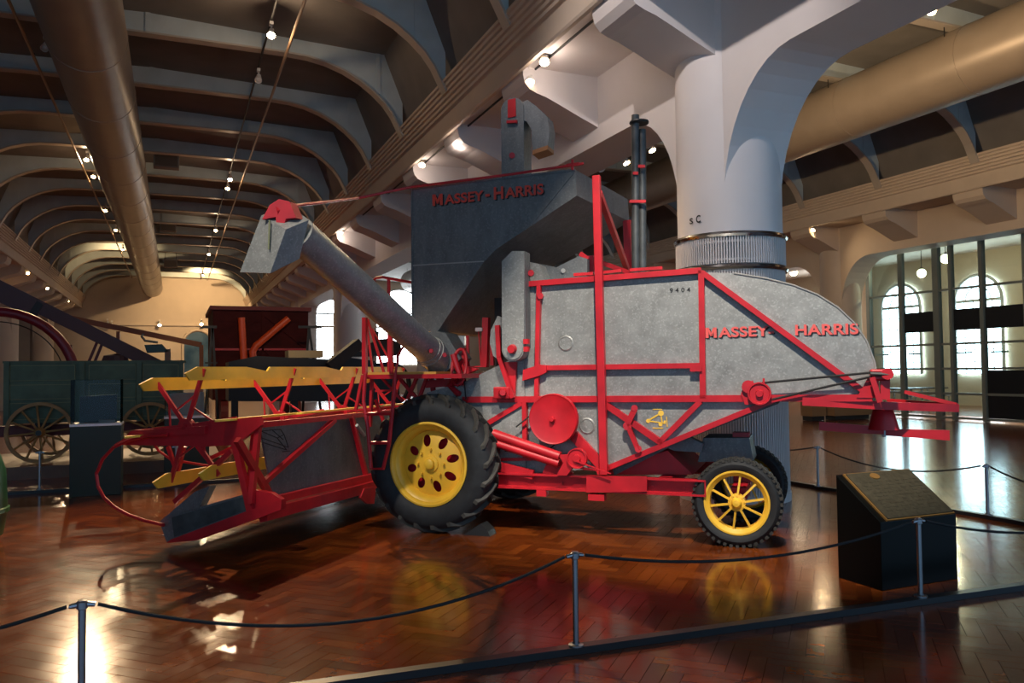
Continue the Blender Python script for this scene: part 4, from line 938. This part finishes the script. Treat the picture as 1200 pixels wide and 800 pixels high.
for xa, xb in ((-2.5, -1.55), (-1.35, -.62), (-.52, .06)):
    for za, zb_ in ((1.56, 1.82), (1.25, 1.5), (.92, 1.2)):
        pn = MB().box2(Vector((xa, yf-.02, za))-wo, Vector((xb, yf, zb_))-wo).build('side_panel', WGN, wg)
        fr = MB()
        for q in (((xa, yf-.026, za), (xb, yf-.018, za+.012)), ((xa, yf-.026, zb_-.012), (xb, yf-.018, zb_)), ((xa, yf-.026, za), (xa+.012, yf-.018, zb_)), ((xb-.012, yf-.026, za), (xb, yf-.018, zb_))): fr.box2(Vector(q[0])-wo, Vector(q[1])-wo)
        fr.build('panel_line', WGL, pn)
for xx in (-1.45, -.57, -2.54, .10): MB().box2(Vector((xx-.04, yf-.06, .84))-wo, Vector((xx+.04, yf, 1.86))-wo).build('stake', WGN, wg)
MB().box2(Vector((-2.9, 15.7, .62))-wo, Vector((.5, 16.0, .80))-wo).build('reach_pole', mat('wagon_red', (.16, .015, .012), .5), wg)
def wood_wheel(c, r_, parent, n=12):
    wh = MB().lathe([(r_, -.035), (r_, .035), (r_-.055, .035), (r_-.055, -.035)], c, (0, 1, 0), 40, True).build('wheel', OAK, parent)
    MB().lathe([(0, -.13), (.05, -.13), (.075, -.08), (.085, 0), (.075, .1), (0, .1)], c, (0, 1, 0), 16).build('hub', OAK, wh, smooth=True)
    MB().tube(Vector(c)+Vector((0, -.135, 0)), Vector(c)+Vector((0, -.10, 0)), .045, n=12).build('hub_cap', BLK, wh)
    for k in range(n):
        a = 2*math.pi*(k+.2)/n; d = Vector((math.cos(a), 0, math.sin(a))); MB().tube(Vector(c)+d*.07, Vector(c)+d*(r_-.045), .018, n=8).build('spoke', OAK, wh)
for xx in (-2.05, -.40):
    MB().tube(Vector((xx, yf-.1, .71))-wo, Vector((xx, yf+1.3, .71))-wo, .04, n=10).build('axle', BLK, wg); MB().box2(Vector((xx-.1, yf+.1, .72))-wo, Vector((xx+.1, yf+1.1, .87))-wo).build('bolster', BLK, wg)
    for yy in (yf-.12, yf+1.3): wood_wheel(Vector((xx, yy, .71))-wo, .50 if xx < -1 else .46, wg)
# ------------------------------------------------------------------ green implement at the edge
gi = empty('green_drum', (-2.03, 9.45, 0), 'rounded bright green drum beside the barrier corner', 'drum')
dm_ = MB().lathe([(0, 0), (.36, 0), (.44, .06), (.48, .3), (.46, .7), (.40, .88), (.28, .96), (0, .98)], (0, 0, 0), (0, 0, 1), 36).build('drum_body', mat('green_enamel', (.012, .075, .03), .3, noise=.2, scale=3), gi, smooth=True)
MB().lathe([(.482, .28), (.495, .29), (.495, .33), (.482, .34)], (0, 0, 0), (0, 0, 1), 36, True).build('drum_band', mat('green_band', (.02, .10, .035), .3), gi)
# ------------------------------------------------------------------ machinery behind: red thresher, bed, boom, wheels
THR = mat('thresher_red', (.16, .012, .012), .6); MAR = mat('maroon_paint', (.06, .008, .008), .8, spec=.2, noise=.25, scale=3); ORG = mat('orange_red_pipe', (.75, .09, .02), .4); PUR = mat('purple_brown_paint', (.085, .045, .055), .55); DWD = mat('dark_wood', (.03, .016, .01), .6, noise=.3, scale=4)
th = empty('threshing_machine', (2.3, 24.8, 0), 'tall maroon threshing machine with orange-red pipes behind the reel', 'threshing machine'); to = Vector((2.3, 24.8, 0))
def TB(n, a, b, m, par=th, o=to): return MB().box2(Vector(a)-o, Vector(b)-o).build(n, m, par)
bx = TB('body', (.98, 24., .9), (3.62, 27.5, 3.45), MAR); TB('roof', (.9, 23.9, 3.45), (3.7, 27.6, 3.56), THR, th)
TB('lower_rail', (.98, 23.95, 2.30), (3.62, 24., 2.36), RED); TB('middle_post', (2.30, 23.95, 1.0), (2.36, 24., 3.45), MAR)
for k in range(7): TB('side_board', (1.0, 23.985, 1.2+k*.32), (3.6, 24., 1.5+k*.32), MAR)
for a, b in (((1.1, 2.4), (2.3, 3.3)), ((2.4, 3.3), (3.5, 2.4)), ((1.1, 1.2), (2.3, 2.3)), ((2.4, 2.3), (3.5, 1.2))): MB().bar(Vector((a[0], 23.96, a[1]))-to, Vector((b[0], 23.96, b[1]))-to, .06, .04).build('brace', MAR, th)
T = lambda x, y, Y=23.8: on_y(x, y, Y)-to
MB().tube(T(283, 372), T(286, 426), .10, n=16).build('pipe', ORG, th, smooth=True)
MB().path([T(338, 373), T(300, 405), T(296, 412), T(297, 424)], .10, 16).build('elbow_pipe', ORG, th, smooth=True)
for xx, yy in ((1.3, 24.4), (3.3, 24.4), (1.3, 27), (3.3, 27)): MB().lathe([(0, -.1), (.5, -.1), (.5, .1), (0, .1)], Vector((xx, yy, .5))-to, (1, 0, 0), 20).build('wheel', THR, th)
for xs, lab in (((243, 249, 252), 'black iron trestle at the left end of the thresher'), ((357, 362, 375), 'black iron trestle at the right end of the thresher')):
    P = [on_y(x, y, 22.8) for x, y in ((xs[0], 425), (xs[1], 383), (xs[2], 425), (xs[0]-3, 383), (xs[2]+2, 383))]
    mb = MB().bar((P[0].x-.1, P[0].y, 0), P[1], .06).bar((P[2].x+.1, P[2].y, 0), P[1], .06).bar(P[3]-Vector((.1, 0, 0)), P[4], .07).bar(P[0]-Vector((.06, 0, 0)), P[2]+Vector((.06, 0, 0)), .04)
    tag(mb.build('trestle', BLK, None, (P[1].x, P[1].y, 0)), lab, 'trestle')
bd = empty('machine_bed', (3.0, 19.5, 0), 'long black machine bed with raised arm behind the reel', 'machine'); bo = Vector((3., 19.5, 0)); B = lambda x, y, Y=19.5: on_y(x, y, Y)-bo
MB().prism([B(268, 424), B(300, 417), B(340, 419), B(392, 421), B(405, 418), B(440, 423), B(440, 470), B(268, 470)], (0, 1.2, 0)).build('bed', BLK, bd)
MB().bar(B(385, 430), B(421, 402), .25, .6).build('raised_arm', DWD, bd)
for xx in (275, 345, 430): MB().bar(B(xx, 468), Vector((B(xx, 468).x, 0, 0)), .15, .15).build('leg', BLK, bd)
_ca = on_y(338, 420, 19.75); _cb = on_y(379, 410.5, 19.75); _cz = max((B(340, 419)+bo).z, (B(392, 421)+bo).z)+.004
tag(MB().box2((_ca.x, 19.75, _cz), (_cb.x, 20.4, _cb.z)).build('cream_chest', mat('cream_chest', (.50, .38, .20), .6), None, ((_ca.x+_cb.x)/2, 20.1, _cz)), 'cream flat chest lying on the black machine bed', 'chest')
tr = empty('steam_tractor', (5.2, 21.5, 0), 'black steam tractor with canopy and stack behind the platform ladder', 'tractor'); tro = Vector((5.2, 21.5, 0)); Tq = lambda x, y, Y=21.5: on_y(x, y, Y)-tro
MB().prism([Tq(400, 415), Tq(412, 412), Tq(470, 412), Tq(470, 416), Tq(400, 418)], (0, 1.5, 0)).build('canopy', BLK, tr)
MB().prism([Tq(430, 405), Tq(440, 398), Tq(455, 396), Tq(470, 402), Tq(470, 412), Tq(430, 412)], (0, 1.2, 0)).build('boiler', DWD, tr)
MB().tube(Tq(440.5, 398), Tq(440.5, 388), .07, .09, 12).build('stack', BLK, tr)
MB().box2(Tq(405, 480), Tq(468, 425)+Vector((0, 1.3, 0))).build('chassis', BLK, tr)
for xx in (414, 455): MB().lathe([(.55, -.12), (.62, -.12), (.62, .12), (.55, .12)], Tq(xx, 450), (0, 1, 0), 24, True).build('wheel', BLK, tr)
for xx in (403, 436, 466): MB().bar(Tq(xx, 414), Tq(xx, 440), .06).build('canopy_post', BLK, tr)
# boom and pole
bm_ = empty('loader_boom', on_y(0, 337, 21.), 'dark purple-brown boom slanting down behind the wagon', 'boom'); bo2 = on_y(0, 337, 21.)
D = lambda x, y, Y=21.: on_y(x, y, Y)-bo2
MB().bar(D(-30, 322), D(190, 431), .30, .3).build('beam', PUR, bm_); MB().bar(D(-30, 330), D(48, 366), .36, .34).build('outer_sleeve', PUR, bm_)
MB().bar(D(40, 360), D(48, 364), .32, .36).build('collar', BLK, bm_); MB().bar(D(190, 431), on_y(215, 452, 21.)-bo2, .2, .3).build('boom_foot', PUR, bm_)
mb = MB().bar(D(190, 431), (D(205, 431).x, 0, -bo2.z), .3, .3); mb.build('mast_base', BLK, bm_)
for a, b in (((104, 424), (115, 398)), ((111, 424), (120, 402)), ((80, 424), (83, 404)), ((88, 424), (82, 404))): MB().bar(D(*a), D(*b), .06, .06).build('strut', mat('strut_maroon', (.10, .015, .03), .5), bm_)
MB().lathe([(0, 0), (.3, 0), (.25, .15), (0, .2)], D(135, 424), (0, 0, 1), 16).build('turntable', PUR, bm_)
_pe = on_y(236, 404, 27.)
tag(MB().bar(on_y(74, 371, 27.), _pe, .16, .16).bar((_pe.x, 27., 0), (_pe.x, 27., _pe.z), .12).bar((-1.6, 27., 0), (-1.6, 27., on_y(150, 388, 27.).z), .10).build('orange_pole', mat('dull_orange_paint', (.30, .09, .025), .5), None, on_y(150, 388, 27.)), 'long dull orange pole slanting above the wagon', 'pole')
wc = on_y(-6, 448, 19.0); wm = empty('maroon_hoop', (wc.x, wc.y, 0), 'thick maroon hoop arching up behind the left end of the wagon', 'hoop')
wr = 1.44; MB().path([(-wr, 0, .02)]+[(wr*math.cos(t), 0, wc.z+wr*math.sin(t)) for t in [math.pi*(1-i/24) for i in range(25)]]+[(wr, 0, .02)], .10, 12).build('hoop_pipe', mat('maroon_rim', (.20, .008, .022), .4), wm, smooth=True)
MB().path([((wr-.2)*math.cos(t), .05, wc.z+(wr-.2)*math.sin(t)) for t in [math.pi*(.55-.45*i/12) for i in range(13)]], .012, 6).build('inner_cable', BLK, wm)
for sx in (-1, 1): MB().box((sx*wr, 0, .015), (.4, .4, .03)).build('foot_plate', BLK, wm)
# green implement seat on a post
ss = on_y(182, 408, 20.); se = empty('implement_seat', (ss.x, 20., 0), 'small dark green implement seat on a post behind the wagon', 'seat'); so = Vector((ss.x, 20., 0)); S_ = lambda x, y: on_y(x, y, 20.)-so
MB().prism([S_(169, 404), S_(190, 403), S_(195, 409), S_(200, 409), S_(199, 412), S_(172, 413)], (0, .5, 0)).build('seat_pan', mat('green_black_seat', (.012, .035, .025), .4), se)
MB().path([S_(185, 401), S_(170, 399), S_(166, 394), S_(168, 391)], .03, 8).build('lever', mat('grey_lever', (.2, .2, .17), .5), se)
MB().prism([S_(193, 411), S_(200, 408), S_(200, 424), S_(193, 424)], (0, .1, 0)).build('painted_bracket', mat('teal_red_paint', (.05, .16, .12), .5, col2=(.35, .08, .03), scale=3), se)
MB().bar(S_(196, 424), Vector((S_(196, 424).x, .05, 0)), .08, .08).build('post', BLK, se)
# ------------------------------------------------------------------ right hall: low cases, tables, stand
def low_case(x0, x1, Y, z, lab):
    a = on_y(x0, 480, Y); b = on_y(x1, 480, Y); c = Vector(((a.x+b.x)/2, Y, 0)); o = empty('low_showcase', c, lab, 'showcase'); w = b.x-a.x
    MB().box((0, .25, .08), (w*.9, .4, .16)).build('base', BLK, o); MB().box((0, .25, z/2+.1), (w, .5, z-.2+.12)).build('case', mat('case_wood', (.22, .13, .06), .5), o); MB().box((0, .25, z+.01), (w+.05, .55, .04)).build('top', BLK, o)
low_case(952, 968, 18.9, .62, 'small brown showcase on the floor of the far hall'); low_case(978, 1022, 18.7, .6, 'long low brown showcase in the far hall')
for k, (xa, xb) in enumerate(((1046, 1062), (1066, 1082), (1086, 1100))):
    Yt = 23.5; a = on_y(xa, 460, Yt); b = on_y(xb, 460, Yt); c = Vector(((a.x+b.x)/2, Yt, 0)); w = (b.x-a.x)
    o = empty('cafe_table', c, ('dark cafe table beyond the glass nearest the arched window', 'dark cafe table in the middle of three beyond the glass', 'dark cafe table beyond the glass beside the wide mullion')[k], 'table', 'cafe tables beyond the glass')
    MB().box((0, 0, .74), (w, .9, .05)).build('top', NAVY, o)
    for sx in (-1, 1): MB().bar((sx*w*.4, 0, 0), (sx*w*.4, 0, .72), .05).build('leg', STEEL, o)
    MB().box((0, -.6, .45), (w*.6, .4, .04)).build('bench_seat', STEEL, o)
    for sx in (-1, 1): MB().bar((sx*w*.25, -.6, 0), (sx*w*.25, -.6, .44), .03).build('bench_leg', STEEL, o)
# ------------------------------------------------------------------ track rails and lamps
def rail(a, b, r_, label, m=BLK):
    a = Vector(a); b = Vector(b); o = empty('lighting_track', a, label, 'lighting track')
    MB().tube((0, 0, 0), b-a, r_, n=8).build('rail', m, o)
    n = int((b-a).length/6.1)
    for k in range(1, n+1):
        y = (a.y+6.1*k); MB().tube((0, y-a.y, 0), (0, y-a.y, .09), .012, n=6).build('hanger', BLK, o)
rail((1.65, 1, 8.31), (1.65, 60, 8.31), .022, 'thin black lighting track under the ribs right of the duct')
rail((2.02, 4, 8.0), (2.02, 58, 8.0), .030, 'brass coloured conduit beside the black lighting track', BRASS)
rail((-2.62, 6, 8.0), (-2.62, 58, 8.0), .030, 'brass coloured conduit left of the duct', BRASS)
rail((5.08, 4, 6.262), (5.08, 58, 6.262), .018, 'dark lighting track below the fluted cornice', BLK)
LAMP = {}
def lamp(p, aim, key, label, group, lit=True, size=1., top=None, wall=None):
    """track head: clip, yoke, can and bulb; the first of each aim is built, the rest copied"""
    k = (key, lit, size)
    if k not in LAMP:
        o = empty('track_lamp', p, label, 'lamp', group); d = Vector(aim).normalized(); s = size
        MB().box((0, 0, .17*s), (.07*s, .12*s, .06*s)).build('track_clip', LAMPW, o)
        MB().tube((0, 0, .15*s), (0, 0, .03*s), .012*s, n=8).build('yoke', LAMPW, o)
        MB().lathe([(0, -.10*s), (.045*s, -.10*s), (.05*s, -.06*s), (.075*s, .07*s), (.078*s, .10*s), (.07*s, .10*s), (.06*s, .06*s), (0, .06*s)], (0, 0, 0), d, 20).build('can', LAMPW, o, smooth=True)
        MB().lathe([(0, .105*s), (.035*s, .10*s), (.06*s, .085*s), (.062*s, .07*s)], (0, 0, 0), d, 16).build('bulb', BULB if lit else LAMPW, o, smooth=True)
        LAMP[k] = o
    else: o = copy_tree(LAMP[k]); o.location = p; o['label'] = label; o['group'] = group
    for ch in list(o.children):
        if ch.name.startswith('stem'): bpy.data.objects.remove(ch)
    if top and top-p[2] > .2*size: MB().tube((0, 0, .19*size), (0, 0, top-p[2]), .012, n=6).build('stem', LAMPW, o)
    if wall: MB().tube((0, 0, .1*size), (0, wall-p[1], .1*size), .02, n=6).build('stem', LAMPW, o)
    return o
dwn = (-.15, -.75, -1)
ORD = ('first', 'second', 'third', 'fourth', 'fifth', 'sixth', 'seventh')
def nth(i, n): return ORD[n-1-i]
for i_, (x, y, lit) in enumerate(((318, 36, 1), (303, 75, 0), (270, 198, 1), (267, 219, 1), (253, 255, 1), (245, 292, 1), (238, 315, 1))):
    p = on_x(x, y, 1.65); p.z = min(p.z, 8.06)
    lamp(p, dwn, 'c', ('lit track lamp right of the duct, %s from the end wall' % nth(i_, 7) if lit else 'unlit white track lamp on the black track'), 'lamps on the track right of the duct', bool(lit), top=8.26)
for i_, (x, y, lit) in enumerate(((102, 185, 1), (110, 205, 1), (124, 245, 1), (136, 268, 1), (144, 291, 1), (53, 54, 0))):
    lamp(on_x(x, y, -2.5), dwn, 'c', 'lit lamp left of the duct, %s from the end wall' % nth(min(i_, 4), 5) if lit else 'unlit white lamp left of the duct', 'lamps left of the duct', bool(lit), top=8.36)
for i_, (x, y) in enumerate(((638, 68), (621, 92), (535, 162), (495, 190), (400, 270))):
    lamp(on_x(x, y, 5.00), (-.3, -.6, -1), 'd', 'lit white lamp below the fluted cornice, %s from the end wall' % nth(i_, 5), 'lamps below the fluted cornice', top=6.25)
for i_, (x, y, lit) in enumerate(((786, 160, 1), (762, 172, 1), (732, 187, 1), (703, 195, 0))):
    lamp(on_x(x, y, 8.25), (.2, -.6, -1), 'e', 'lit lamp beyond the arch, %s from the white column' % ORD[i_] if lit else 'unlit white lamp seen behind the stack', 'lamps beyond the arcade', bool(lit), top=6.29)
for i_, (x, y) in enumerate(((943, 271), (953, 268))): lamp(on_x(x, y, 19.3), (-.8, -.5, -.8), 'f', ('lit lamp of the far cornice next to the white column', 'lit lamp of the far cornice, second from the white column')[i_], 'lamps of the far cornice', top=6.29)
lamp(on_y(1092, 10, 8.2), (-.3, -.8, -1), 'f', 'lit lamp above the far duct', 'lamps of the far vault', top=8.6)
for i_, (x, y) in enumerate(((32, 319), (55, 337), (60, 341), (79, 352))): lamp(on_x(x, y, -6.1), (.4, -.9, -.6), 'g', 'lit lamp below the left cornice, %s from the end wall' % nth(i_, 4), 'lamps below the left cornice', top=6.29)
for (x, y, l_) in ((126, 379, 'small lit end wall lamp above the middle of the boom'), (131, 381, 'small lit end wall lamp paired beside another above the boom'), (187, 380, 'small lit end wall lamp above the green seat'), (236, 379, 'small lit end wall lamp above the blue arched niche'), (3, 356, 'small lit end wall lamp by the top of the boom')): lamp(on_y(x, y, 61.), (0, -1, -.5), 'h', l_, 'lamps near the end wall', True, 1.6, wall=61.31)
lamp(Vector((1.65, 2.2, 7.8)), (.5, .6, -.9), 'k', 'track lamp aimed at the flank of the combine', 'lamps above the visitors', top=8.28); lamp(Vector((-2.5, 3., 7.8)), (.5, .6, -.9), 'k', 'track lamp aimed at the header', 'lamps above the visitors', top=8.28); lamp(Vector((-2.5, 4.2, 7.8)), (.5, .75, -.9), 'n', 'track lamp aimed at the yellow reel', 'lamps above the visitors', top=8.28); lamp(Vector((1.65, 9., 7.8)), (.05, .9, -.35), 'm', 'track lamp aimed at the maroon thresher', 'lamps above the visitors', top=8.28); lamp(Vector((1.65, 6., 7.8)), (.7, .4, -.5), 'k', 'track lamp aimed at the white column', 'lamps above the visitors', top=8.28)
for o in list(COL.objects):                           # fixtures above the frame
    if o.get('group') == 'lamps above the visitors':
        nm = o['label'].split()[-1]; o.name = nm+'_track_lamp_offscreen'
        for ch in o.children:
            if ch.name.startswith('bulb'): ch.name = nm+'_bulb_offscreen'
def globe(p, label):
    o = empty('globe_lamp', p, label, 'lamp'); MB().lathe([(.16*math.sin(t), -.16*math.cos(t)) for t in [math.pi*i/12 for i in range(13)]], (0, 0, 0), (0, 0, 1), 20).build('globe', BULBW, o, smooth=True)
    MB().tube((0, 0, .15), (0, 0, 6.27-p.z), .015, n=6).build('stem', BLK, o); MB().lathe([(.03, .14), (.08, .15), (.06, .2)], (0, 0, 0), (0, 0, 1), 12).build('fitter', BLK, o)
globe(on_x(1080, 320, 25.5), 'round glowing globe lamp beyond the glass screen'); globe(on_x(1108, 303, 24.), 'round glowing globe lamp by the dark mullion'); globe(on_x(930, 319, 24.5), 'round glowing globe lamp behind the hood of the combine')
# ceiling speaker boxes
for (x, y, Y, w, h, lab) in ((195, 189, 27.2, .75, .45, 'grey box hung from a rib beside the duct'), (197, 267, 40., .7, .35, 'small grey box farther along the duct'), (200, 309, 48., .7, .45, 'grey box hung before the end wall')):
    p = on_y(x, y, Y); o = empty('speaker_box', p, lab, 'speaker'); MB().box((0, 0, 0), (w, .4, h)).build('housing', mat('speaker_grey', (.20, .19, .18), .6), o, bevel=.02); MB().box((0, -.2, -.02), (w*.85, .02, h*.75)).build('grille', mat('speaker_cloth', (.14, .12, .10), .9), o)
    for sx in (-1, 1): MB().tube((sx*w*.4, 0, h/2), (sx*w*.4, 0, max(8.4-p.z, h/2+.05)), .012, n=6).build('bracket', BLK, o)
